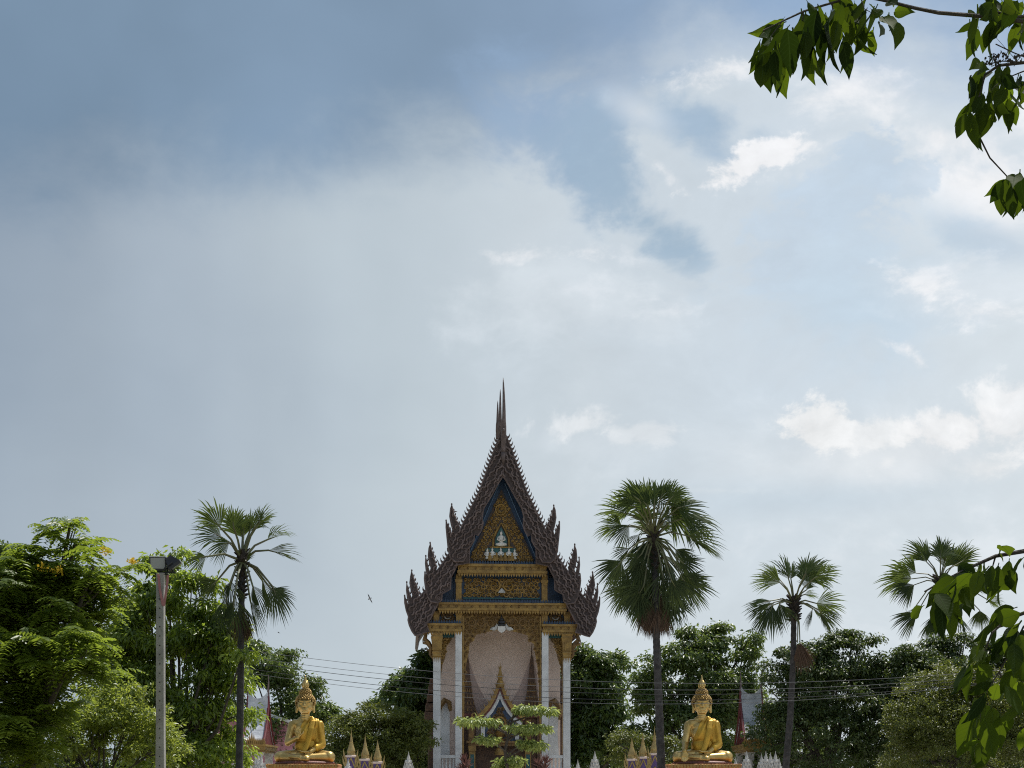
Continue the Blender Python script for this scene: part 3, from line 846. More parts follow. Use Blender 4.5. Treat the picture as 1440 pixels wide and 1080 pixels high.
# frieze panel with gold scrolls on blue
mb = MB(); tbox(mb, 640, 774, 800, 850, 1.2, 1.5); wall1 = part(mb, 'frieze_panel', M['blue'])
mb = MB(); a, b = T(653, 840, 1.15), T(761, 812, 1.15)
scroll_field(mb, lambda x, z: True, a.x, b.x, a.z, b.z, 1.17, 0.27, 0.038, 21, 1.0)
for s in (-1, 1):
    scroll(mb, s * 0.42, (a.z + b.z) / 2 + 0.08, 1.1, 0.38, 1.6, 1.2 if s > 0 else 1.9, s, 0.05, 18)
    scroll(mb, s * 0.25, a.z + 0.2, 1.1, 0.2, 1.2, 0, -s, 0.045)
part(mb, 'carved_scrolls', M['gold'], wall1, kind='stuff')
mb = MB(); c = T(707.3, 834, 1.08)
mb.lathe([(0.24, 0), (0.2, 0.1), (0.09, 0.22), (0.01, 0.3)], (c.x, 1.08, c.z), 10, sy=0.5)
part(mb, 'frieze_boss', M['white_old'], wall1)
mb = MB(); tbox(mb, 653, 761, 840.5, 842.5, 1.1, 1.2); part(mb, 'frieze_rail', M['bluegreen'], wall1)
for x0, x1 in ((642.5, 650.5), (763.5, 771.5)):
    mb = MB(); tbox(mb, x0, x1, 808, 847, 0.95, 1.2); tbox(mb, x0 - 1, x1 + 1, 815, 819, 0.9, 1.25); tbox(mb, x0 - 1, x1 + 1, 843, 847.2, 0.9, 1.22)
    part(mb, 'pilaster', M['gold'])
for x0, x1 in ((618, 642), (772.5, 796.5)):                    # blue side faces of the upper stage
    mb = MB(); tbox(mb, x0, x1, 812, 850, 1.35, 1.5); part(mb, 'side_panel', M['blue'])
for s in (-1, 1):                                             # lower side friezes with crescents
    cx = TX + s * 76
    mb = MB(); tbox(mb, cx - 18, cx + 18, 856, 880, 1.25, 1.5); sp_ = part(mb, 'side_frieze', M['blue'])
    mb = MB(); c = T(cx, 867, 1.2)
    mb.tube([(c.x + 0.19 * math.cos(a), 1.2, c.z + 0.16 * math.sin(a)) for a in [math.pi + i * math.pi / 8 for i in range(9)]], [0.02, .035, .045, .05, .05, .05, .045, .035, .02], 5)
    part(mb, 'crescent', M['white_old'], sp_)
    mb = MB(); a, b = T(cx - 10, 876, 1.2), T(cx + 10, 862, 1.2)
    scroll_field(mb, lambda x, z: True, a.x, b.x, a.z, b.z, 1.22, 0.2, 0.028, 5, 1.0); part(mb, 'carved_scrolls', M['gold_dark'], sp_, kind='stuff')
    for x in (TX + s * 92, TX + s * 60.5):
        mb = MB(); tbox(mb, x - 4, x + 4, 860, 877, 0.95, 1.25); tbox(mb, x - 5, x + 5, 862, 865, 0.9, 1.27); part(mb, 'pilaster', M['gold'])

# ---- columns
FLOOR = 1.9


def column(xc, w, ytop, capital):
    mb = MB(); c = T(xc, ytop, 0.9); h = w * U / 2
    b = 0.02
    pl = [(h, FLOOR), (h, c.z)]
    mb.lathe([(h + 0.07, FLOOR), (h + 0.07, FLOOR + 0.25), (h, FLOOR + 0.32), (h * 0.965, c.z)], (c.x, 0.9, 0), square=True)
    col = part(mb, 'column', M['white'])
    if capital:
        z0 = T(xc, 925, 0.9).z; z1 = T(xc, 892, 0.9).z; H = z1 - z0
        mb = MB()
        mb.lathe([(h * 1.02, z0), (h * 1.25, z0 + 0.05 * H), (h * 1.12, z0 + 0.12 * H), (h * 1.3, z0 + 0.2 * H), (h * 1.15, z0 + 0.28 * H), (h * 1.18, z0 + 0.35 * H), (h * 1.5, z0 + 0.8 * H),
                  (h * 1.62, z0 + 0.86 * H), (h * 1.4, z0 + 0.92 * H), (h * 1.6, z0 + H)], (c.x, 0.9, 0), square=True)
        cap = part(mb, 'capital', M['gold'], col)
        mb = MB()
        for i in range(5):
            x = c.x - h * 1.3 + (i + 0.5) * h * 2.6 / 5
            mb.prism([(x - h * 0.22, z0 + 0.3 * H), (x - h * 0.25, z0 + 0.55 * H), (x, z0 + 0.84 * H), (x + h * 0.25, z0 + 0.55 * H), (x + h * 0.22, z0 + 0.3 * H)], 0.9 - h * 1.5, 0.9 - h * 1.2)
            mb.prism([(x - h * 0.2, z0), (x, z0 - 0.22 * H), (x + h * 0.2, z0)], 0.9 - h * 1.1, 0.9 - h * 1.0)
        part(mb, 'lotus_petals', M['gold'], cap, kind='stuff')
        s = -1 if xc < TX else 1                                  # naga bracket under the eave
        mb = MB()
        pr = [(xc + s * 5, 927), (xc + s * 9, 921), (xc + s * 8, 912), (xc + s * 12, 905), (xc + s * 17, 899), (xc + s * 15, 891), (xc + s * 20, 888)]
        mb.tube([T(x, y, 0.9) for x, y in pr], [0.05, 0.1, 0.14, 0.16, 0.14, 0.12, 0.06], 6)
        mb.tube([T(xc + s * 12, 906, 0.9), T(xc + s * 19, 905, 0.85), T(xc + s * 20, 900, 0.85)], [0.1, 0.07, 0.02], 5)
        mb.tube([T(xc + s * 8, 914, 0.9), T(xc + s * 13, 915, 0.85), T(xc + s * 15, 911, 0.85)], [0.09, 0.06, 0.02], 5)
        part(mb, 'eave_bracket', M['gold_dark'], col)
    return col


column(615.8, 10.6, 892, True); column(798.5, 10.0, 892, True)
column(646.3, 9.4, 889, False); column(768.0, 9.4, 889, False)
for s in (-1, 1):
    mb = MB(); x0, x1 = sorted((TX + s * 66.5, TX + s * 84)); tbox(mb, x0, x1, 888, 897, 1.2, 1.4); part(mb, 'green_lintel', M['bluegreen'])

# ---- gilded arch curtain between the inner columns
L_ = [(651.5, 860), (651.5, 1040), (654, 1040), (655, 960), (657, 935), (661, 915), (662, 905), (668, 901), (671, 893), (680, 890), (690, 888), (700, 886.5), (707.3, 885)]
arch = L_ + [(2 * TX - x, y) for x, y in reversed(L_[:-1])]
mb = MB(); mb.prism(tp(arch, 1.1), 1.1, 1.22); ar = part(mb, 'arch_curtain', M['gold'])
mb = MB(); pl = tp(arch, 1.1); ia = in_poly(pl)
scroll_field(mb, lambda x, z: ia(x, z), pl[0][0], -pl[0][0], T(0, 960).z, T(0, 862).z, 1.08, 0.30, 0.04, 33, 0.9)
for s in (-1, 1):
    for q in range(3): scroll(mb, s * (0.7 + 0.55 * q), T(0, 876, 1.1).z, 1.06, 0.26, 1.5, 0.4 * q, s, 0.05, 16)
part(mb, 'carved_scrolls', M['gold_dark'], ar, kind='stuff')
for s in (-1, 1):
    mb = MB(); x = TX + s * 54.5; tbox(mb, x - 1.1, x + 1.1, 866, 1060, 1.0, 1.12); part(mb, 'arch_rail', M['gold'], ar)
# royal style emblem hung at the head of the arch
emb = MB(); c = T(706.8, 889, 0.95)
emb.prism([(c.x - 0.22, c.z + 0.36), (c.x + 0.22, c.z + 0.36), (c.x + 0.24, c.z + 0.15), (c.x + 0.13, c.z + 0.02), (c.x, c.z - 0.04), (c.x - 0.13, c.z + 0.02), (c.x - 0.24, c.z + 0.15)], 0.9, 0.98)
e = part(emb, 'emblem', M['white_fig'])
emb = MB()
emb.lathe([(0.24, 0.38), (0.25, 0.46), (0.14, 0.5), (0.23, 0.56), (0.21, 0.64), (0.11, 0.68), (0.17, 0.73), (0.13, 0.8), (0.05, 0.84), (0.06, 0.9), (0.005, 1.02)], (c.x, 0.95, c.z), 12, sy=0.5)
part(emb, 'tiered_crown', M['black'], e)
for s in (-1, 1):
    emb = MB()
    emb.ball((c.x + s * 0.46, 0.95, c.z + 0.2), (0.19, 0.08, 0.12), 10, 6); emb.ball((c.x + s * 0.33, 0.93, c.z + 0.3), (0.08, 0.06, 0.11), 8, 6)
    emb.tube([(c.x + s * 0.3, 0.92, c.z + 0.3), (c.x + s * 0.26, 0.9, c.z + 0.42), (c.x + s * 0.32, 0.9, c.z + 0.5)], [0.05, 0.04, 0.015], 5)
    emb.tube([(c.x + s * 0.6, 0.95, c.z + 0.2), (c.x + s * 0.7, 0.95, c.z + 0.12)], [0.08, 0.02], 5)
    part(emb, 'supporter', M['white_old'], e)

# ---- walls of the hall
mb = MB(); tbox(mb, 621, 793.5, 850, 1105, 3.6, 3.9); w0 = part(mb, 'front_wall', M['pink'])
mb = MB()
xw = T(793.5, 900, 3.6).x; zt = T(0, 850, 3.6).z
for s in (-1, 1):
    mb = MB(); mb.box(min(s * xw, s * (xw - 0.3)), max(s * xw, s * (xw - 0.3)), 3.9, 15.6, FLOOR, zt); part(mb, 'side_wall', M['pink'])
mb = MB(); rp = tp([(650, 850), (650, 790), (672, 745), (707.3, 680)], 0.3); mb.prism([(-xw, FLOOR), (-xw, zt)] + rp[1:] + [(-x_, z_) for x_, z_ in reversed(rp[1:-1])] + [(xw, zt), (xw, FLOOR)], 15.3, 15.6); part(mb, 'rear_wall', M['pink'])
mb = MB(); mb.box(-xw - 0.7, xw + 0.7, 1.65, 15.6, zt - 0.02, zt + 0.2); part(mb, 'porch_ceiling', M['wood_red'])
mb = MB(); mb.box(-6.2, 6.2, -1.2, 17.5, 0.0, FLOOR); mb.box(-6.5, 6.5, -1.5, 17.8, 0.0, 0.5); part(mb, 'podium', M['white_old'])
for i in range(8):
    mb = MB(); mb.box(-2.4, 2.4, -1.2 - 0.3 * (8 - i), -1.2 - 0.3 * (7 - i), 0, 0.21 * (i + 1)); part(mb, 'step', M['white_old'])


def stepped_spire(xc, dy, s=1.0):
    """tiered stucco spire over a window or door frame"""
    k = (TY + dy) / FOC; c = T(xc, 1003, dy); z = lambda y: (1003 - y) * k
    pr = []; y = 1003; w = 13.5
    while w > 2.6:
        pr += [(w * k, z(y)), (w * k, z(y - 3)), (w * 0.86 * k, z(y - 3.6)), (w * 0.86 * k, z(y - 7))]; y -= 7.4; w *= 0.845
    pr += [(2.4 * k, z(y)), (1.7 * k, z(y - 4)), (1.0 * k, z(924)), (0.3 * k, z(905))]
    mb = MB(); mb.lathe([(r * s, q) for r, q in pr], (c.x, dy, c.z), square=True, sy=0.45)
    o = part(mb, 'window_spire', M['brown'])
    mb = MB()
    for i in range(5):
        yy = 1000 - i * 9; ww = 13.5 * (0.845 ** (i * 1.2))
        for q in range(5):
            x = xc - ww + ww * 2 * (q + 0.5) / 5; a = T(x, yy, dy - 0.3)
            mb.prism([(a.x - 0.06, a.z), (a.x, a.z + 0.22), (a.x + 0.06, a.z)], dy - 0.33, dy - 0.27)
    part(mb, 'antefixes', M['gold_dark'], o, kind='stuff')
    mb = MB(); tbox(mb, xc - 14, xc + 14, 1003, 1009, dy - 0.35, dy + 0.1); part(mb, 'red_band', M['wood_red'], o)
    mb = MB(); tbox(mb, xc - 12, xc - 7, 1009, 1100, dy - 0.25, dy + 0.1); tbox(mb, xc + 7, xc + 12, 1009, 1100, dy - 0.25, dy + 0.1); part(mb, 'window_frame', M['brown'], o)
    mb = MB(); tbox(mb, xc - 7, xc + 7, 1009, 1100, dy - 0.1, dy + 0.1); part(mb, 'shutter', M['brown'], o)


for s in (-1, 1):
    xc = TX + s * 45.5
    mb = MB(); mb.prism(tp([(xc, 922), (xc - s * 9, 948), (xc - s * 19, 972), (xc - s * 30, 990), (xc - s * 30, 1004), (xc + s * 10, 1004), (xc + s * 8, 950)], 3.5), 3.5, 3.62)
    part(mb, 'mauve_slab', M['mauve'])  # thin mauve wedge set against the wall beside the spire
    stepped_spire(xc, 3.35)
    # gilded drape in the narrow side bay and the pale window below it
    x = lambda q: TX + s * q
    mb = MB(); mb.prism(tp([(x(67), 893), (x(86), 893), (x(86), 960), (x(83), 935), (x(79), 925), (x(77), 908), (x(71), 902)], 1.3), 1.3, 1.4); dr = part(mb, 'side_drape', M['gold_dark'])
    mb = MB(); pl = tp([(x(68), 894), (x(86), 894), (x(86), 950), (x(80), 920), (x(72), 903)], 1.3); idr = in_poly(pl)
    scroll_field(mb, idr, min(p[0] for p in pl), max(p[0] for p in pl), min(p[1] for p in pl), max(p[1] for p in pl), 1.28, 0.2, 0.03, 4, 1.0); part(mb, 'carved_scrolls', M['gold'], dr, kind='stuff')
    mb = MB(); tbox(mb, min(x(85.6), x(87.2)), max(x(85.6), x(87.2)), 900, 1060, 1.2, 1.3); part(mb, 'side_rail', M['gold'], dr)
    mb = MB(); mb.prism(tp([(x(70), 1062), (x(70), 1002), (x(74), 992), (x(80), 992), (x(84), 1002), (x(82), 1030), (x(84), 1062)], 3.4), 3.4, 3.6); part(mb, 'white_bay', M['white'])
    mb = MB(); mb.tube([T(x(69), 1000, 3.2), T(x(71), 988, 3.2), T(x(77), 985, 3.2), T(x(83), 992, 3.2), T(x(86), 1002, 3.2), T(x(84), 1012, 3.2)], [0.1, 0.16, 0.2, 0.18, 0.14, 0.06], 6)
    part(mb, 'bay_hood', M['gold_dark'])
    # stepped window surrounds that stand out from the flank
    mb = MB()
    for y, w in ((952, 5), (962, 7), (975, 9), (988, 11), (1000, 13)):
        q = T(TX + s * 91, y, 4.0); k = (TY + 4) / FOC; xx = q.x
        mb.box(min(xx, xx + s * w * k), max(xx, xx + s * w * k), 6 - w * 0.08, 8 + w * 0.08, q.z - 11 * k, q.z)
    q = T(0, 1011, 4.0); mb.box(min(s * (xw - .05), s * (xw + 0.55)), max(s * (xw - .05), s * (xw + 0.55)), 5.6, 8.4, FLOOR, q.z)
    part(mb, 'flank_window', M['brown'])

# ---- balustrades between columns
for x0, x1 in ((621, 641.5), (772.8, 793.4)):
    mb = MB(); tbox(mb, x0, x1, 1062, 1066, 0.75, 1.05); zb = T(0, 1092, 0.9).z
    a, b = T(x0, 1090, 0.75), T(x1, 1090, 0.75); mb.box(a.x, b.x, 0.75, 1.05, FLOOR, FLOOR + 0.12)
    bal = part(mb, 'balustrade', M['white'])
    z0, z1 = FLOOR + 0.12, T(0, 1066, 0.9).z; H = z1 - z0
    for i in range(4):
        x = a.x + (i + 0.5) * (b.x - a.x) / 4
        mb = MB(); mb.lathe([(0.07, 0), (0.07, 0.08 * H), (0.045, 0.14 * H), (0.085, 0.35 * H), (0.05, 0.6 * H), (0.04, 0.8 * H), (0.07, 0.9 * H), (0.07, H)], (x, 0.9, z0), 8)
        part(mb, 'baluster', M['white'], bal)

# ---- entrance gable
PD = 2.3
out_c = [(706.3, 940), (702.5, 962), (697, 977), (689.5, 990), (680, 1001), (670, 1008)]
def band(o, i, dy, t, m, name, par):
    for s in (0, 1):
        f = (lambda p: (2 * 706.3 - p[0], p[1])) if s else (lambda p: p)
        mb = MB(); mb.prism(tp([f(p) for p in o] + [f(p) for p in reversed(i)], dy), dy, dy + t); part(mb, name, m, par)
mb = MB(); mb.prism(tp([(706.3, 975), (697, 1000), (684, 1017), (684, 1044), (728.6, 1044), (728.6, 1017), (715.6, 1000)], PD), PD, PD + 0.2)
gab = part(mb, 'entrance_gable', M['blue'])
sh = lambda pts, d: [(x + d * 0.55, y + d * 1.0) for x, y in pts]
c1 = sh(out_c, 0); c2 = [(706.3, 958)] + sh(out_c, 5)[1:]; c3 = [(706.3, 966)] + sh(out_c, 7.5)[1:]; c4 = [(706.3, 980)] + sh(out_c, 12)[1:]
band(c1, c2, PD - 0.34, 0.3, M['gold'], 'gable_board', gab)
band(c2, c3, PD - 0.24, 0.22, M['wood_red'], 'gable_lining', gab)
band(c3, c4, PD - 0.14, 0.14, M['white'], 'gable_band', gab)
mb = MB(); c = T(706.3, 966, PD - 0.3)
mb.lathe([(0.26, 0), (0.22, 0.2), (0.2, 0.35), (0.12, 0.45), (0.17, 0.6), (0.1, 0.85), (0.05, 1.1), (0.005, 1.5)], (c.x, PD - 0.3, c.z), 8)
part(mb, 'gable_finial', M['gold'], gab)
mb = MB()
for s in (-1, 1):
    for i in range(9):
        q = i / 9; k_ = q * 4.999; j = int(k_); f = k_ - j
        x = out_c[j][0] * (1 - f) + out_c[j + 1][0] * f; y = out_c[j][1] * (1 - f) + out_c[j + 1][1] * f
        a = T(706.3 + s * (706.3 - x), y, PD - 0.2); mb.prism([(a.x - 0.05 , a.z - 0.08), (a.x + s * 0.14, a.z + 0.2), (a.x + 0.05, a.z - 0.08)], PD - 0.22, PD - 0.16)
    scroll(mb, T(706.3 + s * 36, 1005, PD).x, T(0, 1006, PD).z, PD - 0.2, 0.2, 1.2, 0, s, 0.07)
part(mb, 'gable_flames', M['gold'], gab, kind='stuff')
mb = MB(); c = T(705.8, 1018, PD - 0.14)
mb.tube([(c.x + 0.36 * math.cos(2 * math.pi * i / 20), PD - 0.14, c.z + 0.4 * math.sin(2 * math.pi * i / 20)) for i in range(21)], 0.075, 6)
for i in range(4):
    a = math.pi * i / 4; mb.tube([(c.x - 0.34 * math.cos(a), PD - 0.12, c.z - 0.36 * math.sin(a)), (c.x + 0.34 * math.cos(a), PD - 0.12, c.z + 0.36 * math.sin(a))], 0.03, 5)
mb.ball((c.x, PD - 0.14, c.z), 0.09, 8, 6)
part(mb, 'wheel', M['gold'], gab)
mb = MB(); mb.lathe([(0.33, -0.02), (0.33, 0.02)], (0, 0, 0), 20)
mb = MB(); mb.prism([(c.x + 0.33 * math.cos(2 * math.pi * i / 20), c.z + 0.36 * math.sin(2 * math.pi * i / 20)) for i in range(20)], PD - 0.08, PD - 0.02); part(mb, 'wheel_ground', M['bluegreen'], gab)
mb = MB(); a, b = T(687, 1042, PD - 0.05), T(726, 1008, PD - 0.05); it = in_poly(tp([(706.3, 990), (690, 1020), (688, 1042), (725, 1042), (722, 1020)], PD))
scroll_field(mb, lambda x, z: it(x, z) and math.hypot(x - c.x, z - c.z) > 0.42, a.x, b.x, a.z, b.z + 0.6, PD - 0.02, 0.22, 0.03, 8, 1.0); part(mb, 'carved_scrolls', M['gold_dark'], gab, kind='stuff')
for s in (-1, 1):
    mb = MB(); x = 706.3 + s * 24; tbox(mb, x - 2.6, x + 2.6, 1019, 1040, PD - 0.2, PD + 0.1); part(mb, 'short_pillar', M['white'], gab)
    mb = MB(); x = 706.3 + s * 40; tbox(mb, x - 4, x + 4, 1012, 1043, PD - 0.1, PD + 0.3); part(mb, 'side_pier', M['gold_dark'], gab)
mb = MB(); tbox(mb, 659, 753, 1042, 1045, PD - 0.6, PD + 0.5); tbox(mb, 662, 750, 1045, 1049, PD - 0.45, PD + 0.5); part(mb, 'gable_beam', M['gold_dark'], gab)
mb = MB(); c = T(705.5, 1045, PD - 0.5); mb.lathe([(0.24, 0.14), (0.3, 0.2), (0.1, 0.3), (0.16, 0.42), (0.28, 0.55), (0.2, 0.6), (0.28, 0.7)], (c.x, PD - 0.5, c.z), 10); part(mb, 'urn', M['gold'], gab)
mb = MB(); mb.lathe([(0.3, -0.62), (0.32, -0.45), (0.2, -0.25), (0.06, -0.15), (0.02, 0)], (c.x, PD - 0.5, c.z - 0.1), 12); part(mb, 'bell', M['gold'], gab)
for s in (-1, 1):
    mb = MB(); x = 706.3 + s * 39.3; tbox(mb, x - 5.2, x + 5.2, 1049, 1056, PD - 0.45, PD + 0.1); tbox(mb, x - 4.3, x + 4.3, 1056, 1100, PD - 0.35, PD + 0.1); pp = part(mb, 'door_pillar', M['gold'], gab)
    mb = MB(); tbox(mb, x - 2.6, x + 2.6, 1061, 1095, PD - 0.38, PD - 0.34); part(mb, 'inlay', M['bluegreen'], pp)
mb = MB(); tbox(mb, 672, 741, 1049, 1105, PD + 0.6, PD + 0.8); part(mb, 'door_leaf', M['brown'], gab)

# ------------------------------------------------------------------ palms
def fan(mb, b, tip, side_amt, rng, segs=26, spread=None, droop=0.35, fold=0.25, blade=0):
    """a palmyra fan blade: pleated rays from b, the middle ray ending at tip"""
    b = Vector(b); tip = Vector(tip); ax = tip - b; R = ax.length; ax.normalize()
    up = Vector((rng.normal() * 0.4, 1.0, rng.uniform(-0.1, 1.1))); side = ax.cross(up)
    if side.length < 0.25: side = ax.cross(Vector((0.3, 0.2, 1)))
    side.normalize()
    tw = Matrix.Rotation(side_amt, 3, ax); side = tw @ side; nr = side.cross(ax).normalized()
    mb.cur = blade
    sp = spread if spread else 2.8
    mid = (segs - 1) / 2
    for i in range(segs):
        th = (i - mid) / mid * sp / 2 * (1 + rng.normal() * 0.012)
        d = (ax * math.cos(th) + side * math.sin(th))
        d = (d + nr * fold * abs(math.sin(th))).normalized()
        Ls = R * (1 - 0.16 * (abs(th) / (sp / 2)) ** 2) * rng.uniform(0.78, 1.08)
        ws = sp / segs * 0.72
        perp = nr.cross(d).normalized()
        pl = nr * (0.02 if i % 2 else -0.02) * R
        dr = droop * (0.75 + 0.5 * rng.random())
        def at(r): return b + d * (Ls * r) - Vector((0, 0, 1)) * dr * R * max(0, r - 0.35) ** 2
        p0 = at(0.02); p1 = at(0.50) + pl; p2 = at(0.78) + pl * 0.6; p3 = at(1.0) - Vector((0, 0, 1)) * 0.04 * R * rng.random()
        w1 = Ls * 0.5 * ws; w2 = Ls * 0.32 * ws
        mb.add([p0, p1 - perp * w1, p1 + perp * w1, p2 - perp * w2, p2 + perp * w2, p3], [(0, 1, 2), (1, 3, 4, 2), (3, 5, 4)])
    mb.cur = 0


def make_palm(name, label, Y, hub, trunk_px, w_px, fronds, seed, low_y, skirt=None, dead=None, group='palmyra palms', spr=1.0):
    """palm > trunk, crown_core, frond ... fronds: (base px, py, tip px, py)"""
    rng = np.random.default_rng(seed)
    bx, by = trunk_px[-1]; base = P(bx, HOR, Y); base.z = 0
    root = thing(name, label, 'palm tree', base, group)
    k = Y / FOC; H = P(*hub, Y)
    pts = [P(x, y, Y) for x, y in trunk_px]; last = pts[-1].copy(); last.z = 0; pts.append(last)
    # rings along the trunk
    fine = []; rad = []
    tot = len(pts) - 1
    for i in range(tot):
        n = 16
        for j in range(n + (i == tot - 1)):
            fine.append(pts[i].lerp(pts[i + 1], j / n)); q = (i + j / n) / tot
            rad.append(w_px * k / 2 * (0.82 + 0.36 * q) * (1.05 if (len(fine) % 2) else 0.96))
    mb = MB(); mb.tube(fine, rad, 10); mb.build('trunk', M['palm_trunk'], root)
    mb = MB()                                                     # old leaf bases below the growing tip
    top = Vector(pts[0])
    for i in range(46):
        q = i / 46; a = i * 2.4; z = H.z + 0.1 - q * (H.z - P(0, low_y, Y).z) * 0.55
        c = Vector((H.x + (top.x - H.x) * q, Y, z)); d = Vector((math.cos(a), math.sin(a), 0.75 - q * 0.5))
        u_ = Y / 66; mb.tube([c, c + d * 0.19 * u_, c + d * 0.36 * u_], [0.09 * u_, 0.065 * u_, 0.025 * u_], 5)
    mb.tube([H + Vector((0, 0, 0.25)), H.lerp(top, 0.5), top], [0.10, 0.2, w_px * k * 0.55], 8)
    mb.build('crown_core', M['palm_dark'], root)
    for i, (x0, y0, x1, y1) in enumerate(fronds):
        away = rng.uniform(-1, 1)
        ln = math.hypot(x0 - hub[0], y0 - hub[1]) * k; dy = away * (0.5 + 0.5 * ln)
        b = P(x0, y0, Y) + Vector((0, dy, 0)); bl = math.hypot(x1 - x0, y1 - y0) * k
        t = P(x1, y1, Y) + Vector((0, dy + rng.uniform(-0.3, 0.3) * bl, 0)); t = b + (t - b) * 1.12
        mb = MB(); m0 = H.lerp(b, 0.5) + Vector((0, 0, 0.10 * ln)); mb.cur = 0
        mb.tube([H + Vector((0, 0, -0.1)), m0, b, b.lerp(t, 0.25)], [0.05, 0.035, 0.028, 0.012], 5)
        low = y1 > y0 + 8
        fan(mb, b, t, rng.uniform(-0.9, 0.9), rng, 28, spr * (rng.uniform(1.8, 2.7) if not low else rng.uniform(1.5, 2.1)), rng.uniform(0.25, 0.6) if not low else 0.2, rng.uniform(0.15, 0.8), 1)
        mb.build('frond', [M['petiole'], M['palm_low'] if low else M['palm']], root)
    if skirt:                                                     # hanging dry leaves round the stem
        for i in range(skirt[0]):
            a = i * 2.399; q = i / skirt[0]; rr = rng.uniform(*skirt[3]) * k
            y0 = skirt[1] + (skirt[2] - skirt[1]) * 0.5 * q
            b = Vector((top.x, Y, P(0, y0, Y).z)) + Vector((math.cos(a) * rr * 0.55, math.sin(a) * rr * 0.55, 0))
            t = Vector((top.x, Y, P(0, skirt[2] + rng.uniform(-6, 6), Y).z)) + Vector((math.cos(a) * rr, math.sin(a) * rr, 0))
            mb = MB(); mb.tube([Vector((top.x, Y, b.z + 0.4)), b], [0.04, 0.025], 5)
            fan(mb, b, t, rng.uniform(-0.5, 0.5), rng, 18, 0.8, 0.0, 0.4, 1)
            mb.build('dry_frond', [M['petiole'], M['palm_dead']], root)
    if dead:
        for (x0, y0, x1, y1) in dead:
            mb = MB(); b = P(x0, y0, Y - 0.4); t = P(x1, y1, Y - 0.5)
            mb.tube([P(hub[0], hub[1] + 12, Y), P((hub[0] + x0) / 2 + 3, (hub[1] + y0) / 2, Y - 0.35), b], [0.04, 0.03, 0.025], 5)
            fan(mb, b, t, 0.2, rng, 18, 0.8, 0.0, 0.7, 1); fan(mb, b, t + Vector((0.15, 0.2, 0.2)), 1.0, rng, 16, 0.8, 0.0, 0.5, 1)
            mb.build('dry_frond', [M['petiole'], M['palm_dead']], root)
    return root


def Z(ox, oy, s, lst): return [(ox + a / s, oy + b / s, ox + c / s, oy + d / s) for a, b, c, d in lst]


make_palm('palmyra_palm', 'open-crowned palmyra palm rising out of the leafy green tree by the lamp post', 45, (340.5, 784),
          [(340.5, 792), (339.5, 860), (338.5, 940), (336.5, 1080)], 9.5,
          Z(200, 680, 2.7, [(365, 190, 340, 72), (378, 180, 378, 108), (402, 175, 424, 72), (430, 165, 510, 90), (468, 205, 576, 160), (482, 255, 594, 285), (318, 185, 243, 90),
                            (290, 195, 193, 142), (330, 225, 242, 245), (262, 292, 178, 310), (440, 355, 475, 470), (492, 388, 535, 512), (350, 380, 335, 470), (275, 362, 205, 425),
                            (412, 445, 440, 572), (372, 455, 362, 585), (430, 395, 462, 500), (330, 440, 340, 560), (400, 300, 420, 250), (360, 180, 350, 95), (480, 395, 560, 430), (445, 150, 460, 85)]),
          31, 900, skirt=(9, 850, 905, (4, 9)), spr=0.85)
make_palm('palmyra_palm', 'tallest palmyra palm with a full round crown and thick hanging skirt of leaves', 60, (919, 752),
          [(921, 770), (922.5, 880), (924.5, 940), (930, 1080)], 11.0,
          Z(820, 660, 3.6, [(350, 200, 405, 45), (310, 190, 290, 70), (270, 180, 165, 110), (230, 230, 75, 200), (200, 275, 72, 275), (225, 300, 140, 400), (290, 320, 265, 400), (350, 210, 345, 60),
                            (420, 180, 520, 85), (470, 210, 610, 165), (505, 255, 685, 262), (515, 268, 650, 325), (518, 356, 685, 455), (186, 482, 92, 610), (410, 265, 455, 250),
                            (330, 365, 300, 530), (245, 575, 165, 690), (330, 590, 270, 770), (425, 490, 470, 650), (500, 560, 625, 680), (440, 560, 450, 770), (520, 565, 610, 600), (265, 430, 255, 545),
                            (300, 600, 220, 740), (380, 600, 400, 800), (470, 600, 540, 760), (350, 620, 330, 800), (380, 170, 430, 60), (440, 200, 545, 130), (250, 210, 120, 150), (320, 250, 320, 130),
                            (400, 250, 440, 150), (400, 500, 350, 650), (300, 480, 240, 620), (460, 540, 560, 640), (280, 620, 250, 760), (430, 620, 480, 790), (350, 350, 420, 420), (500, 520, 590, 640), (230, 500, 170, 640), (260, 540, 200, 680), (470, 480, 560, 560), (410, 420, 520, 520), (290, 440, 210, 520), (350, 470, 380, 640), (300, 520, 330, 700), (430, 580, 520, 720), (390, 540, 430, 720), (240, 390, 170, 470), (470, 400, 570, 470), (340, 280, 260, 220), (380, 290, 470, 260), (320, 210, 220, 130), (440, 230, 590, 230)]),
          32, 850, skirt=(15, 835, 897, (4, 18)))
make_palm('palmyra_palm', 'slender palmyra palm with one brown dead leaf dangling from its trunk', 66, (1116.5, 846),
          [(1116.5, 856), (1115.5, 930), (1111, 1010), (1105, 1080)], 9.5,
          Z(1020, 720, 3.0, [(265, 285, 240, 155), (245, 275, 172, 178), (215, 310, 102, 270), (185, 380, 75, 400), (190, 400, 145, 525), (215, 395, 235, 490), (318, 275, 345, 175), (340, 280, 445, 185),
                             (355, 292, 465, 258), (345, 340, 405, 345), (380, 388, 495, 400), (395, 420, 450, 512), (365, 410, 345, 490), (340, 330, 360, 250), (280, 280, 290, 190), (200, 385, 100, 450),
                             (385, 400, 480, 460), (335, 285, 400, 165)]),
          33, 905, dead=Z(1020, 720, 3.0, [(305, 552, 322, 695), (315, 550, 350, 680)]), spr=0.82)
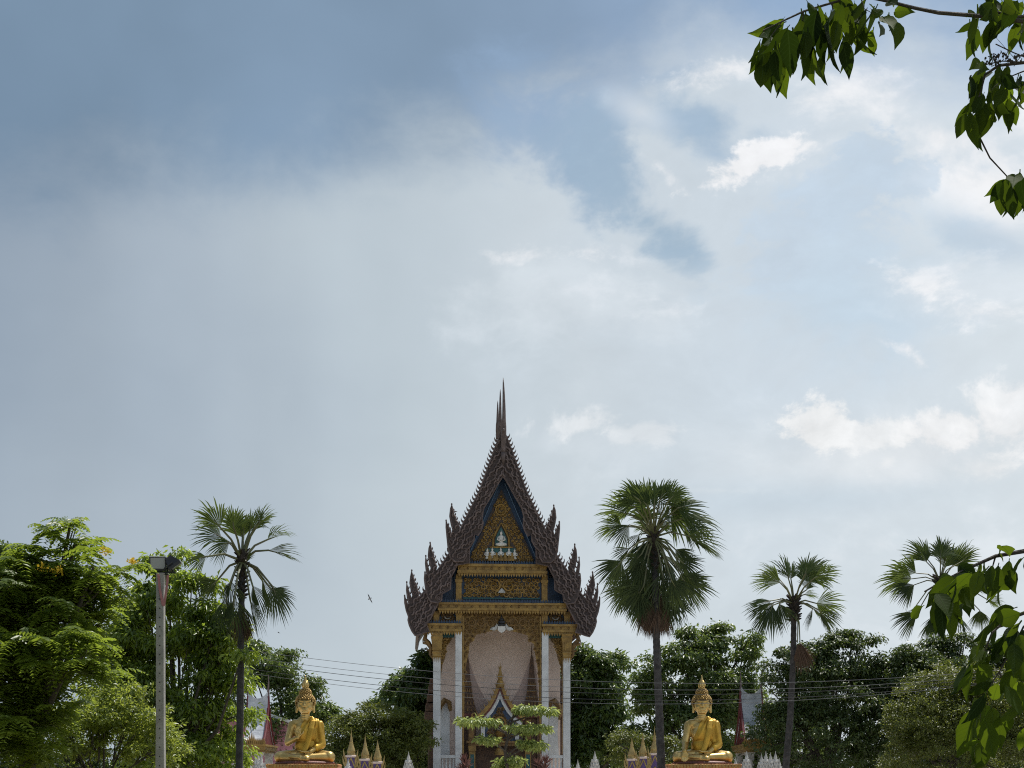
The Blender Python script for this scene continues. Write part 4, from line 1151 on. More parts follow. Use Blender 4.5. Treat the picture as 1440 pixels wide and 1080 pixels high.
make_palm('palmyra_palm', 'palmyra palm showing only its crown above the dark round-topped trees', 84, (1322, 816),
          [(1322, 828), (1323, 900), (1325, 990), (1327, 1080)], 8.0,
          Z(1020, 720, 3.0, [(885, 205, 900, 88), (925, 205, 935, 90), (960, 205, 1000, 108), (1005, 205, 1092, 130), (850, 205, 765, 108), (800, 275, 663, 262), (800, 260, 690, 222), (812, 300, 722, 352),
                             (785, 410, 700, 482), (870, 440, 845, 525), (1070, 385, 1135, 405), (1075, 415, 1080, 495), (960, 440, 1005, 545), (822, 420, 740, 495), (840, 215, 810, 130), (985, 215, 1050, 120),
                             (930, 230, 960, 140), (890, 450, 890, 540), (1040, 300, 1120, 330), (1000, 420, 1060, 500)]),
          34, 905, spr=0.85)

# ------------------------------------------------------------------ seated statues
def capsule(mb, a, b, ra, rb, seg=14):
    a = Vector(a); b = Vector(b)
    n = 5; pts = [a.lerp(b, i / n) for i in range(n + 1)]; rad = [ra + (rb - ra) * i / n for i in range(n + 1)]
    mb.tube(pts, rad, seg); mb.ball(a, ra, seg, 10); mb.ball(b, rb, seg, 10)


def fused(mb, voxel, iters=4):
    """weld overlapping solids into one continuous skin"""
    me = bpy.data.meshes.new('tmp'); me.from_pydata([tuple(v) for v in mb.v], [], mb.f)
    ob = bpy.data.objects.new('tmp', me); C.objects.link(ob)
    r = ob.modifiers.new('r', 'REMESH'); r.mode = 'VOXEL'; r.voxel_size = voxel
    s = ob.modifiers.new('s', 'SMOOTH'); s.iterations = iters; s.factor = 0.5
    dg = bpy.context.evaluated_depsgraph_get(); dg.update()
    res = bpy.data.meshes.new_from_object(ob.evaluated_get(dg))
    bpy.data.objects.remove(ob); bpy.data.meshes.remove(me)
    res.polygons.foreach_set('use_smooth', [True] * len(res.polygons))
    return res


def hand(mb, wrist, d, palm_n, L=0.36, curl=0.1):
    """palm, four unequal fingers and a thumb"""
    w = Vector(wrist); d = Vector(d).normalized(); n = Vector(palm_n).normalized(); s = d.cross(n).normalized()
    for o in (-0.08, -0.027, 0.027, 0.08):
        capsule(mb, w, w + d * L * 0.5 + s * o, 0.06, 0.05, 8)
    for o, l in ((-0.095, 0.42), (-0.034, 0.52), (0.034, 0.54), (0.095, 0.46)):
        k = w + d * L * 0.5 + s * o
        m = k + d * L * l * 0.55 + n * curl * 0.06; e = k + d * L * l * 1.1 + n * curl * 0.2
        capsule(mb, k, m, 0.036, 0.033, 8); capsule(mb, m, e, 0.033, 0.026, 8)
    t0 = w + d * L * 0.15 + s * 0.09
    t1 = t0 + d * L * 0.3 + s * 0.1 + n * 0.03; capsule(mb, t0, t1, 0.045, 0.036, 8); capsule(mb, t1, t1 + d * L * 0.26 + s * 0.02, 0.036, 0.027, 8)


def statue(px, label, pose, rz=0.0):
    Y = 60.0; base = P(px, 1074, Y)
    root = thing('seated_statue', label, 'statue', base, 'golden seated statues', rz)
    bd = MB()
    # legs folded flat
    for s in (-1, 1):
        capsule(bd, (s * 0.25, 0.0, 0.30), (s * 0.98, -0.32, 0.26), 0.31, 0.25)
        capsule(bd, (s * 0.98, -0.32, 0.25), (-s * 0.12, -0.72 + s * 0.06, 0.17 + (0.06 if s > 0 else 0)), 0.23, 0.13)
    capsule(bd, (-0.15, -0.72, 0.24), (-0.52, -0.66, 0.27), 0.12, 0.08)           # upturned foot
    for i, o in enumerate((0.0, 0.04, 0.08)): capsule(bd, (-0.5, -0.68 + o, 0.27), (-0.6, -0.67 + o, 0.27), 0.04, 0.03, 8)
    bd.ball((0, 0.05, 0.3), (0.66, 0.5, 0.32), 16, 10)
    # trunk
    bd.ball((0, 0.04, 0.72), (0.40, 0.33, 0.42), 16, 12); bd.ball((0, 0.02, 1.22), (0.47, 0.35, 0.46), 16, 12)
    bd.ball((0, 0.04, 1.5), (0.48, 0.31, 0.26), 16, 12)
    capsule(bd, (-0.42, 0.04, 1.60), (0.42, 0.04, 1.60), 0.21, 0.21); capsule(bd, (-0.2, 0.04, 1.76), (0.2, 0.04, 1.76), 0.14, 0.14)
    capsule(bd, (0, 0.04, 1.7), (0, -0.01, 2.05), 0.19, 0.165)
    for z in (1.84, 1.92): bd.lathe([(0.18, -0.02), (0.2, 0), (0.18, 0.02)], (0, 0.02, z), 16)
    # arm resting in the lap
    capsule(bd, (0.53, 0.04, 1.57), (0.67, -0.02, 0.82), 0.18, 0.14); capsule(bd, (0.67, -0.02, 0.80), (0.24, -0.52, 0.47), 0.135, 0.10)
    hand(bd, (0.22, -0.53, 0.46), (-1, -0.1, -0.03), (0, 0.1, 1), 0.42, 0.3)
    if pose == 'knee':
        capsule(bd, (-0.53, 0.04, 1.57), (-0.67, -0.04, 0.86), 0.18, 0.14); capsule(bd, (-0.67, -0.04, 0.84), (-0.76, -0.56, 0.50), 0.135, 0.10)
        hand(bd, (-0.78, -0.58, 0.49), (0.02, -0.22, -1), (0, 1, -0.1), 0.40, 0.05)
    else:
        capsule(bd, (-0.53, 0.04, 1.57), (-0.70, -0.10, 0.88), 0.18, 0.14); capsule(bd, (-0.70, -0.10, 0.84), (-0.27, -0.50, 1.04), 0.135, 0.09)
        hand(bd, (-0.27, -0.51, 1.07), (0.12, -0.05, 1), (0, -1, 0), 0.36, 0.05)
    # head with face
    bd.ball((0, -0.03, 2.40), (0.285, 0.33, 0.40), 18, 14); bd.ball((0, -0.10, 2.24), (0.225, 0.24, 0.24), 16, 12)
    bd.ball((0, -0.24, 2.09), (0.11, 0.1, 0.08), 10, 8)                                           # chin
    capsule(bd, (0, -0.345, 2.50), (0, -0.425, 2.33), 0.032, 0.058, 8)                             # nose
    for s in (-1, 1):
        capsule(bd, (s * 0.03, -0.355, 2.51), (s * 0.20, -0.30, 2.55), 0.030, 0.020, 8)         # brow
        bd.ball((s * 0.115, -0.298, 2.44), (0.078, 0.055, 0.036), 10, 8)                         # lowered lid
        bd.ball((s * 0.14, -0.25, 2.28), (0.09, 0.08, 0.09), 10, 8)                              # cheek
        capsule(bd, (s * 0.275, -0.02, 2.52), (s * 0.30, -0.03, 2.10), 0.055, 0.045, 8)          # long ear
    capsule(bd, (-0.09, -0.335, 2.222), (0.09, -0.335, 2.222), 0.026, 0.026, 8); capsule(bd, (-0.065, -0.338, 2.165), (0.065, -0.338, 2.165), 0.028, 0.028, 8)
    for i_, v_ in enumerate(bd.v):                                   # broad head
        if v_[2] > 2.02: bd.v[i_] = (v_[0] * 1.17, v_[1], v_[2])
    me = fused(bd, 0.019, 1); me.materials.append(M['statue'])
    link('body', me, root, local=True)
    # hair of small curls, topknot and flame
    hb = MB(); hb.ball((0, 0.02, 2.50), (0.335, 0.375, 0.36), 18, 12); hb.ball((0, 0.02, 2.86), (0.2, 0.21, 0.2), 12, 8)
    hm = MB(); hm.v, hm.f, hm.mi = hb.v, hb.f, hb.mi
    cut = MB()
    rng = np.random.default_rng(3)
    for c, r, n in (((0, 0.02, 2.50), (0.335, 0.375, 0.36), 230), ((0, 0.02, 2.86), (0.2, 0.21, 0.2), 70)):
        for i in range(n):
            z = 1 - (i + 0.5) / n * 1.6; a = i * 2.39996; q = math.sqrt(max(0, 1 - z * z))
            p = (c[0] + r[0] * q * math.cos(a), c[1] + r[1] * q * math.sin(a), c[2] + r[2] * z)
            if p[1] < -0.10 and p[2] < 2.60: continue
            if p[2] < 2.2 and p[1] < 0.15: continue
            hm.ball(p, 0.04, 6, 4)
    hm.v = [(v_[0] * 1.15, v_[1], v_[2]) for v_ in hm.v]
    # take the cap off the face
    me = hm.mesh('hair', M['statue_hair'], True)
    bm = bmesh.new(); bm.from_mesh(me)
    bmesh.ops.delete(bm, geom=[v for v in bm.verts if v.co.y < -0.12 and v.co.z < 2.56 - 0.25 * abs(v.co.x)], context='VERTS'); bm.to_mesh(me); bm.free()
    link('hair', me, root, local=True)
    fl = MB(); fl.lathe([(0.10, 3.0), (0.13, 3.06), (0.09, 3.12), (0.12, 3.2), (0.085, 3.3), (0.06, 3.4), (0.03, 3.5), (0.006, 3.6)], (0, 0.02, 0), 10)
    for a in range(6):
        t = a * math.pi / 3; fl.tube([(0.08 * math.cos(t), 0.02 + 0.08 * math.sin(t), 3.05), (0.13 * math.cos(t), 0.02 + 0.13 * math.sin(t), 3.2), (0.06 * math.cos(t), 0.02 + 0.06 * math.sin(t), 3.38)], [0.04, 0.035, 0.01], 5)
    fl.build('flame_finial', M['statue'], root, smooth=True, local=True)
    # robe over one shoulder
    rb = MB(); g = 0.03
    rb.ball((0, 0.04, 0.72), (0.40 + g, 0.33 + g, 0.42 + g), 20, 14); rb.ball((0, 0.02, 1.22), (0.47 + g, 0.35 + g, 0.46 + g), 20, 14); rb.ball((0, 0.04, 1.5), (0.48 + g, 0.31 + g, 0.26 + g), 20, 12)
    capsule(rb, (-0.38, 0.04, 1.60), (0.42, 0.04, 1.60), 0.21 + g, 0.21 + g); capsule(rb, (-0.2, 0.04, 1.76), (0.22, 0.04, 1.77), 0.14 + g, 0.14 + g)
    capsule(rb, (0.53, 0.04, 1.57), (0.67, -0.02, 0.82), 0.18 + g, 0.15 + g); capsule(rb, (0.67, -0.02, 0.80), (0.46, -0.29, 0.63), 0.15 + g, 0.13 + g)
    capsule(rb, (0.46, 0.05, 1.4), (0.52, 0.02, 0.75), 0.2, 0.2)
    me = fused(rb, 0.024, 3)
    bm = bmesh.new(); bm.from_mesh(me)
    bmesh.ops.bisect_plane(bm, geom=bm.verts[:] + bm.edges[:] + bm.faces[:], plane_co=(-0.02, 0, 1.85), plane_no=Vector((-1.0, 0, 0.42)).normalized(), clear_outer=True)
    bm.normal_update()
    for v in bm.verts:
        q = math.atan2(v.co.z - 2.2, v.co.x - 0.45) * 26 + v.co.y * 3
        v.co += v.normal * (0.013 * math.sin(q) + 0.006 * math.sin(q * 0.47 + 1))
    bm.to_mesh(me); bm.free(); me.materials.append(M['statue_robe'])
    rob = link('robe', me, root, local=True)
    sol = rob.modifiers.new('thick', 'SOLIDIFY'); sol.thickness = 0.03; sol.offset = -1
    ss = MB()                                                                     # folded sash hanging from the shoulder
    pts = [(0.36, 0.28, 1.72), (0.34, 0.1, 1.83), (0.31, -0.2, 1.72), (0.26, -0.38, 1.40), (0.2, -0.42, 1.1), (0.12, -0.44, 0.8), (0.02, -0.5, 0.55), (-0.1, -0.62, 0.42)]
    for o in (-0.09, -0.045, 0.0, 0.045, 0.09):
        ss.tube([(p[0] + o, p[1] - (0.012 if abs(o) < 0.05 else 0), p[2]) for p in pts], 0.03, 6)
    me = fused(ss, 0.02, 2); me.materials.append(M['statue_robe']); link('sash', me, root, local=True)
    # throne
    z0 = -base.z
    ped = thing('statue_pedestal', label.replace('golden seated statue', 'orange gilded pedestal under the statue'), 'pedestal', (base.x, base.y - 0.2, 0), 'statue pedestals', rz)
    H = base.z
    mb = MB(); mb.lathe([(1.5, 0), (1.5, 0.35), (1.3, 0.45), (1.22, H - 0.62), (1.3, H - 0.5), (1.3, H - 0.30), (1.22, H - 0.26)], (0, 0, 0), square=True, sy=0.78); mb.build('plinth', M['orange'], ped, local=True)
    mb = MB(); mb.lathe([(1.28, H - 0.262), (1.42, H - 0.15), (1.44, H - 0.06), (1.40, H - 0.02)], (0, 0, 0), square=True, sy=0.78); cap = mb.build('cap_slab', M['orange'], ped, local=True)
    mb = MB()
    for i in range(22):
        x = -1.4 + (i + 0.5) * 2.8 / 22
        mb.prism([(x - 0.055, H - 0.04), (x + 0.055, H - 0.04), (x + 0.05, H - 0.14), (x, H - 0.22), (x - 0.05, H - 0.14)], -1.16, -1.13)
    mb.build('lotus_petals', M['gold'], cap, local=True, kind='stuff')
    mb = MB(); mb.ball((0, 0.1, H + 0.02), (1.24, 0.9, 0.14), 24, 8); mb.build('red_cushion', M['wood_red'], ped, local=True, smooth=True)
    return root


statue(429.5, 'golden seated statue with one hand raised to its chest', 'chest', math.radians(3))
statue(987, 'golden seated statue with one hand hanging over its knee', 'knee', math.radians(-1))

# ------------------------------------------------------------------ compound wall with lotus-bud finials
def lotus_profile(h):
    return [(0.30 * h * .5, 0), (0.30 * h * .5, 0.08 * h), (0.2 * h * .5, 0.14 * h), (0.42 * h * .5, 0.2 * h), (0.3 * h * .5, 0.28 * h), (0.36 * h * .5, 0.34 * h), (0.24 * h * .5, 0.44 * h), (0.28 * h * .5, 0.5 * h),
            (0.15 * h * .5, 0.64 * h), (0.17 * h * .5, 0.68 * h), (0.06 * h * .5, 0.85 * h), (0.01 * h, h)]


fin_mesh = {}
def wall_run(name, label, x0, x1, Y, tips):
    cx = (P(x0, HOR, Y).x + P(x1, HOR, Y).x) / 2
    root = thing(name, label, 'wall', (cx, Y, 0))
    a, b = P(x0, HOR, Y).x - cx, P(x1, HOR, Y).x - cx
    mb = MB(); mb.box(a, b, -0.15, 0.15, 0, 1.6); mb.build('panel', M['white_old'], root, local=True)
    mb = MB(); mb.box(a, b, -0.22, 0.22, 1.6, 1.72); mb.build('coping', M['white_old'], root, local=True)
    for px, py in tips:
        p = P(px, py, Y); h = 1.05
        mb = MB(); mb.box(p.x - cx - 0.2, p.x - cx + 0.2, -0.2, 0.2, 1.722, p.z - h + 0.01)
        if p.z - h > 1.74: post = mb.build('post', M['white_old'], root, local=True)
        else: post = root
        if 'm' not in fin_mesh:
            f = MB(); f.lathe(lotus_profile(1.05), (0, 0, 0), 10)
            for ring, (r, z) in enumerate(((0.2, 0.24), (0.17, 0.38), (0.13, 0.52))):
                for i in range(8):
                    t = 2 * math.pi * (i + 0.5 * ring) / 8
                    f.tube([(r * 0.7 * math.cos(t), r * 0.7 * math.sin(t), z - 0.05), (r * 1.1 * math.cos(t), r * 1.1 * math.sin(t), z + 0.03), (r * 1.2 * math.cos(t), r * 1.2 * math.sin(t), z + 0.13)], [0.05, 0.045, 0.008], 5)
            fin_mesh['m'] = f.mesh('finial', M['white_old'])
        o = bpy.data.objects.new('finial', fin_mesh['m']); C.objects.link(o); o.parent = root; o.location = (p.x - cx, 0, p.z - h)
    return root


wall_run('compound_wall', 'white compound wall with lotus-bud finials below the raised-hand statue', 280, 600, 72,
         [(321.5, 1060), (330, 1063), (344.5, 1064), (352, 1066), (363, 1059), (367.5, 1061), (489.5, 1066), (574.5, 1057)])
wall_run('compound_wall', 'white compound wall with lotus-bud finials between hall and slender palm', 808, 1140, 72,
         [(812.5, 1068), (836.5, 1056), (1034.5, 1065), (1050, 1056), (1071, 1060), (1077, 1056), (1083.5, 1058), (1090.5, 1056), (1096, 1066)])

# ------------------------------------------------------------------ small gilded spires
def small_stupa(px, py, Y, h_px, label):
    k = Y / FOC; tip = P(px, py, Y); base = Vector((tip.x, Y, 0))
    root = thing('gilded_spire', label, 'spire', base, 'small gilded spires by the wall')
    zb = tip.z - h_px * k
    mb = MB(); w = 5.9 * k
    mb.lathe([(w, zb), (w * 0.9, zb + 0.12), (w * 0.98, zb + 0.2), (w * 0.82, zb + 0.32), (w * 0.55, zb + 0.5), (w * 0.4, zb + 0.62), (w * 0.44, zb + 0.66), (w * 0.3, zb + 0.72)], (0, 0, 0), 12)
    b = mb.build('bell', M['gilt'], root, local=True)
    mb = MB(); pr = []; n = 9; z = zb + 0.7; top = tip.z
    for i in range(n):
        q = i / n; r = w * (0.27 * (1 - q) ** 1.3 + 0.05); zz = z + (top - z) * q * 0.75
        pr += [(r, zz), (r * 1.18, zz + 0.02), (r * 0.9, zz + 0.05)]
    pr += [(w * 0.05, z + (top - z) * 0.8), (0.004, top)]
    mb.lathe(pr, (0, 0, 0), 10); mb.build('ringed_spire', M['gilt'], root, local=True)
    mb = MB(); mb.lathe([(w * 1.35, 0), (w * 1.35, 0.5), (w * 1.12, 0.6), (w * 1.12, zb - 0.12)], (0, 0, 0), square=True); sh_ = mb.build('shaft', M['purple'], root, local=True)
    mb = MB(); mb.lathe([(w * 1.12, zb - 0.118), (w * 1.3, zb - 0.09), (w * 1.3, zb - 0.02), (w * 1.05, zb)], (0, 0, 0), square=True); mb.build('cap_slab', M['pink'], root, local=True)
    mb = MB()
    for s in (-1, 1):
        for j in range(3):
            z1 = zb - 0.15 - j * 0.55
            mb.tube([(s * w * 1.05, -w * 1.14, z1 - 0.5), (0, -w * 1.16, z1), ], 0.035, 5)
        mb.tube([(s * w * 1.1, -w * 1.1, zb - 0.3), (s * w * 1.55, -w * 1.2, zb - 0.02), (s * w * 1.75, -w * 1.2, zb + 0.3)], [0.06, 0.05, 0.01], 5)
        mb.tube([(s * w * 1.1, -w * 1.1, zb - 0.6), (s * w * 1.7, -w * 1.2, zb - 0.35), (s * w * 1.95, -w * 1.2, zb - 0.05)], [0.06, 0.05, 0.01], 5)
        mb.box(s * w * 1.12 - 0.04, s * w * 1.12 + 0.04, -w * 1.17, -w * 1.09, 0.6, zb - 0.12)
    mb.build('lattice', M['gilt'], root, local=True)


for (px, py, h), l in zip(((494, 1024, 38), (513.5, 1032, 35), (531, 1040, 31)), ('tallest', 'middle-height', 'shortest')):
    small_stupa(px, py, 75, h, f'{l} gilded spire of the trio beside the raised-hand statue')
for (px, py, h), l in zip(((888.5, 1036, 31), (904, 1029, 35), (920.5, 1021, 38)), ('shortest', 'middle-height', 'tallest')):
    small_stupa(px, py, 75, h, f'{l} gilded spire of the trio beside the tallest palm')

# ------------------------------------------------------------------ gate pavilions with sway-backed roofs
def gate_pavilion(xl, xr, ytop, ycor, Y, label, side_red):
    k = Y / FOC; cx = (xl + xr) / 2; c = P(cx, HOR, Y); root = thing('gate_pavilion', label, 'pavilion', (c.x, Y, 0))
    w = (xr - xl) * k / 2; zt = P(0, ytop, Y).z; zc = P(0, ycor, Y).z
    prof = []                                             # curved slope from the ridge toward the viewer
    n = 10
    for i in range(n + 1):
        q = i / n; prof.append((-(0.05 + 1.75 * q ** 1.9), zt + (zc + 0.1 - zt) * q))
    for sgn, nm in ((1, 'roof_slope'), (-1, 'roof_slope')):
        for j in range(4):                                # courses of tiles as separate lapped sheets
            seg = prof[int(j * n / 4):int((j + 1) * n / 4) + 1]; mb = MB(); vs = []; fs = []; lift = 0.05 * (4 - j)
            cols = 7
            for (y, z) in seg:
                for cidx in range(cols):
                    x = -w + 2 * w * cidx / (cols - 1); sag = 0.38 * ((x / w) ** 2 - 0.15) * max(0.0, 1 - (zt - z) / (zt - zc) * 1.8)
                    vs.append((x * (1 + 0.05 * (zt - z) / (zt - zc)), sgn * (y - lift * 0.2), z + sag))
            r = len(seg)
            for a in range(r - 1):
                for b in range(cols - 1): fs.append((a * cols + b, a * cols + b + 1, (a + 1) * cols + b + 1, (a + 1) * cols + b))
            mb.add(vs, fs); o = mb.build(nm, M['tile_white'], root, local=True)
            so_ = o.modifiers.new('t', 'SOLIDIFY'); so_.thickness = 0.06
    for s in (-1, 1):                                     # painted gable ends
        mb = MB(); pts = [(y, z) for y, z in prof] + [(-y, z) for y, z in reversed(prof)]
        xx = s * (w * 1.0 - 0.1); vs = [(xx, y, z) for y, z in pts] + [(xx + s * 0.1, y, z) for y, z in pts]; m_ = len(pts)
        mb.add(vs, [tuple(range(m_)), tuple(range(2 * m_ - 1, m_ - 1, -1))] + [(i, (i + 1) % m_, (i + 1) % m_ + m_, i + m_) for i in range(m_)])
        mb.build('gable_wall', M['red'], root, local=True)
        for d in (-1, 1):
            mb = MB(); mb.tube([(s * w * (1.03 + 0.05 * i / n), d * y if d > 0 else y, z + 0.08) for i, (y, z) in enumerate(prof)] if d < 0 else [(s * w * (1.03 + 0.05 * i / n), -y, z + 0.08) for i, (y, z) in enumerate(prof)], 0.07, 6)
            mb.build('bargeboard', M['red'], root, local=True)
        mb = MB(); mb.tube([(s * w, 0, zt + 0.1), (s * w * 1.02, 0, zt + 0.5), (s * w * 1.06, 0, zt + 0.85), (s * w * 1.03, 0, zt + 1.25)], [0.09, 0.05, 0.035, 0.01], 7)
        mb.build('ridge_finial', M['wood'], root, local=True)
    W = w * 1.32
    mb = MB(); mb.box(-W, W, -2.0, 2.0, zc - 0.22, zc - 0.02); mb.box(-W + 0.12, W - 0.12, -1.9, 1.9, zc - 0.34, zc - 0.22); mb.box(-W - 0.06, W + 0.06, -2.05, 2.05, zc - 0.02, zc + 0.08)
    co = mb.build('cornice', M['gold'], root, local=True)
    mb = MB()
    for i in range(13):
        x = -W + (i + 0.5) * 2 * W / 13; h = 0.34 + (0.38 if i == 6 else (0.2 if i in (5, 7) else 0))
        mb.prism([(x - 0.06, zc + 0.08), (x - 0.07, zc + 0.2), (x, zc + 0.08 + h), (x + 0.07, zc + 0.2), (x + 0.06, zc + 0.08)], -2.02, -1.95)
    mb.build('antefixes', M['gold'], co, local=True, kind='stuff')
    for s in (-1, 1):
        for d in (-1, 1):
            mb = MB(); mb.lathe([(0.3, 0), (0.3, 0.4), (0.2, 0.5), (0.19, zc - 0.55), (0.26, zc - 0.34)], (s * (W - 0.4), d * 1.6, 0), square=True); mb.build('pillar', M['white_old'], root, local=True)
    mb = MB(); mb.box(-W + 0.7, W - 0.7, -1.2, 1.2, 0, zc - 0.34); mb.build('core_wall', M['white_old'], root, local=True)


gate_pavilion(349.5, 377, 981, 1050, 80, 'white tile-roofed gate pavilion with red edges half behind green leaves', 1)
gate_pavilion(1042, 1070, 975, 1050, 80, 'white tile-roofed gate pavilion with red edges beside the hand-on-knee statue', -1)

# ------------------------------------------------------------------ pink clad building
Yb = 104.0; c = P(360, HOR, Yb)
shed = thing('clad_building', 'building with faded pink clad gable and white verge behind the statue', 'building', (c.x, Yb, 0))
k = Yb / FOC; zap = P(0, 1001, Yb).z; slope_ = 0.33; hw = 60 * k; zeave = zap - hw * slope_
nb = 9
for i in range(nb):                                         # each board of the cladding
    z1 = zap - i * (zap - 0.2) / nb * 1.0; z0 = zap - (i + 1) * (zap - 0.2) / nb + 0.03
    half = lambda z: min(hw, max(0.02, (zap - z) / slope_))
    mb = MB(); a, b = half(z1), half(z0); mb.prism([(-a, z1), (a, z1), (b, z0), (-b, z0)], -0.06 - 0.004 * i, 0.0)
    mb.build('cladding_board', M['pink_sheet'], shed, local=True)
mb = MB(); mb.prism([(-hw, 0), (-hw, zeave), (0, zap), (hw, zeave), (hw, 0)], 0.01, 14); mb.build('wall', M['pink_sheet'], shed, local=True)
for s in (-1, 1):
    mb = MB(); mb.prism([(0, zap + 0.16), (s * (hw + 0.4), zeave - 0.13 + 0.16), (s * (hw + 0.4), zeave - 0.13), (0, zap)], -0.25, 14.2); rf = mb.build('roof_sheet', M['tile_white'], shed, local=True)
    mb = MB(); mb.prism([(0, zap + 0.2), (s * (hw + 0.45), zeave - 0.14 + 0.2), (s * (hw + 0.45), zeave - 0.14 - 0.02), (0, zap - 0.02)], -0.3, -0.26); mb.build('verge', M['white'], rf, local=True)

# ------------------------------------------------------------------ lamp post
Yp = 38.0; k = Yp / FOC
lp = thing('lamp_post', 'square concrete lamp post carrying two floodlights in front of the green trees', 'lamp post', (P(226, HOR, Yp).x, Yp, 0))
ztop = P(0, 806, Yp).z
mb = MB(); hw = 5.6 * k
ch = hw * 0.82
mb.lathe([(hw * 1.25, 0), (hw, ztop * 0.4), (hw * 0.92, ztop - 0.02), (hw * 0.86, ztop)], (0, 0, 0), square=True); post = mb.build('shaft', M['concrete'], lp, local=True)
mb = MB()
for i in range(26):                                          # bolt holes up the face
    z = 0.6 + i * (ztop - 0.8) / 26
    mb.lathe([(0.016, -0.004), (0.016, 0.004)], (0, 0, 0), 8)
    n8 = 8; mb.v[-16:] = [(x, -hw * (1.25 - 0.25 * min(1, z / (ztop * 0.4))) * 1.0 - 0.002 + zz, z + y) for x, y, zz in mb.v[-16:]]
mb.build('bolt_holes', M['black'], post, local=True, kind='stuff')


def floodlight(c, rz, tilt, w=0.42, h=0.34):
    R = Matrix.Translation(c) @ Euler((tilt, 0, rz)).to_matrix().to_4x4()
    mb = MB(); mb.box(-w / 2, w / 2, -0.02, 0.05, -h / 2, h / 2)
    vs = [(-w / 2, 0.05, -h / 2), (w / 2, 0.05, -h / 2), (w / 2, 0.05, h / 2), (-w / 2, 0.05, h / 2), (-w * .3, 0.24, -h * .3), (w * .3, 0.24, -h * .3), (w * .3, 0.24, h * .3), (-w * .3, 0.24, h * .3)]
    mb.add(vs, [(0, 1, 5, 4), (1, 2, 6, 5), (2, 3, 7, 6), (3, 0, 4, 7), (4, 5, 6, 7)])
    for i in range(5): mb.box(-w * .28 + i * w * .14 - 0.006, -w * .28 + i * w * .14 + 0.006, 0.24, 0.29, -h * .28, h * .28)
    me = mb.mesh('floodlight', M['black']); me.transform(R); o = link('floodlight', me, lp, local=True)
    mb = MB(); mb.box(-w / 2 + 0.03, w / 2 - 0.03, -0.03, -0.021, -h / 2 + 0.05, h / 2 - 0.02); me = mb.mesh('lens', M['glass']); me.transform(R); link('lens', me, o, local=True)
    mb = MB(); mb.box(-w / 2 - 0.01, w / 2 + 0.01, -0.035, 0.06, h / 2, h / 2 + 0.025); me = mb.mesh('hood', M['alu']); me.transform(R); link('hood', me, o, local=True)
    mb = MB(); mb.tube([(-w / 2 - 0.02, 0.1, 0), (-w / 2 - 0.02, 0.1, -h * 0.75), (w / 2 + 0.02, 0.1, -h * 0.75), (w / 2 + 0.02, 0.1, 0)], 0.018, 6); me = mb.mesh('yoke', M['black']); me.transform(R); link('yoke', me, o, local=True)


q = P(223.5, 794, Yp) - lp.location; floodlight((q.x, -0.12, q.z), math.radians(8), math.radians(4))
q = P(246, 797, Yp) - lp.location; floodlight((q.x, -0.02, q.z), math.radians(105), math.radians(52), 0.40, 0.34)
mb = MB(); a = P(228, 803, Yp) - lp.location; b = P(243, 808, Yp) - lp.location
mb.box(-0.12, b.x + 0.06, -0.03, 0.03, ztop + 0.0, ztop + 0.04); mb.tube([(0, 0, ztop), (0, 0, ztop + 0.1)], 0.03, 6); mb.tube([(b.x, 0, ztop + 0.02), (b.x, 0, ztop + 0.12)], 0.025, 6); mb.build('crossarm', M['black'], lp, local=True)
for s, pts in ((0, [(224.5, 808), (226.5, 830), (230.5, 852)]), (1, [(238, 810), (235.5, 832), (231.5, 853)])):
    mb = MB(); v = [P(x, y, Yp) - lp.location for x, y in pts]
    vs = []
    for j, p in enumerate(v):
        for dx in (-0.03, 0.03): vs.append((p.x + dx, -hw - 0.05 + 0.02 * j, p.z))
        for dx in (0.03, -0.03): vs.append((p.x + dx, -hw - 0.038 + 0.02 * j, p.z))
    fs = []
    for j in range(2):
        for e in range(4): fs.append((j * 4 + e, j * 4 + (e + 1) % 4, j * 4 + 4 + (e + 1) % 4, j * 4 + 4 + e))
    mb.add(vs, fs); mb.build('ribbon', M['ribbon'], lp, local=True)

# ------------------------------------------------------------------ overhead cables and their poles (poles stand outside the view)
Yw = 55.0
pole_px = (-170, 1880)
lows = [(961, 'wire_bare', 'uppermost thin cable of the bundle strung in front of the hall'), (970, 'wire_bare', 'pale second cable from the top strung in front of the hall'),
        (976, 'wire', 'dark middle cable strung in front of the hall'), (984, 'wire', 'dark second cable from the bottom strung in front of the hall'), (989, 'wire_bare', 'lowest cable strung in front of the hall')]
for i, (lo, m, lab) in enumerate(lows):
    pts = []
    for j in range(61):
        px = pole_px[0] + (pole_px[1] - pole_px[0]) * j / 60
        py = lo - (1.22e-4 + (0.05e-4 * (i - 2))) * (px - 960 + (i - 2) * 18) ** 2
        pts.append(P(px, py, Yw) + Vector((0, 0.12 * i, 0)))
    mb = MB(); mb.tube(pts, 0.010 if m == 'wire' else 0.008, 5)
    o = mb.build('power_cable', M[m]); tag(o, lab, 'cable', 'overhead cables')
for px, lab in zip(pole_px, ('concrete utility pole holding the cables beyond the feathery tree', 'concrete utility pole holding the cables beyond the olive-topped tree')):
    c = P(px, HOR, Yw); up = thing('utility_pole', lab, 'pole', (c.x, Yw + 0.25, 0), 'utility poles')
    mb = MB(); mb.lathe([(0.17, 0), (0.11, 10.2)], (0, 0.08, 0), square=True); mb.build('shaft', M['concrete'], up, local=True)
    for z in (7.0, 8.4): mb = MB(); mb.box(-0.05, 0.05, -0.5, 0.5, z, z + 0.1); mb.build('crossarm', M['black'], up, local=True)

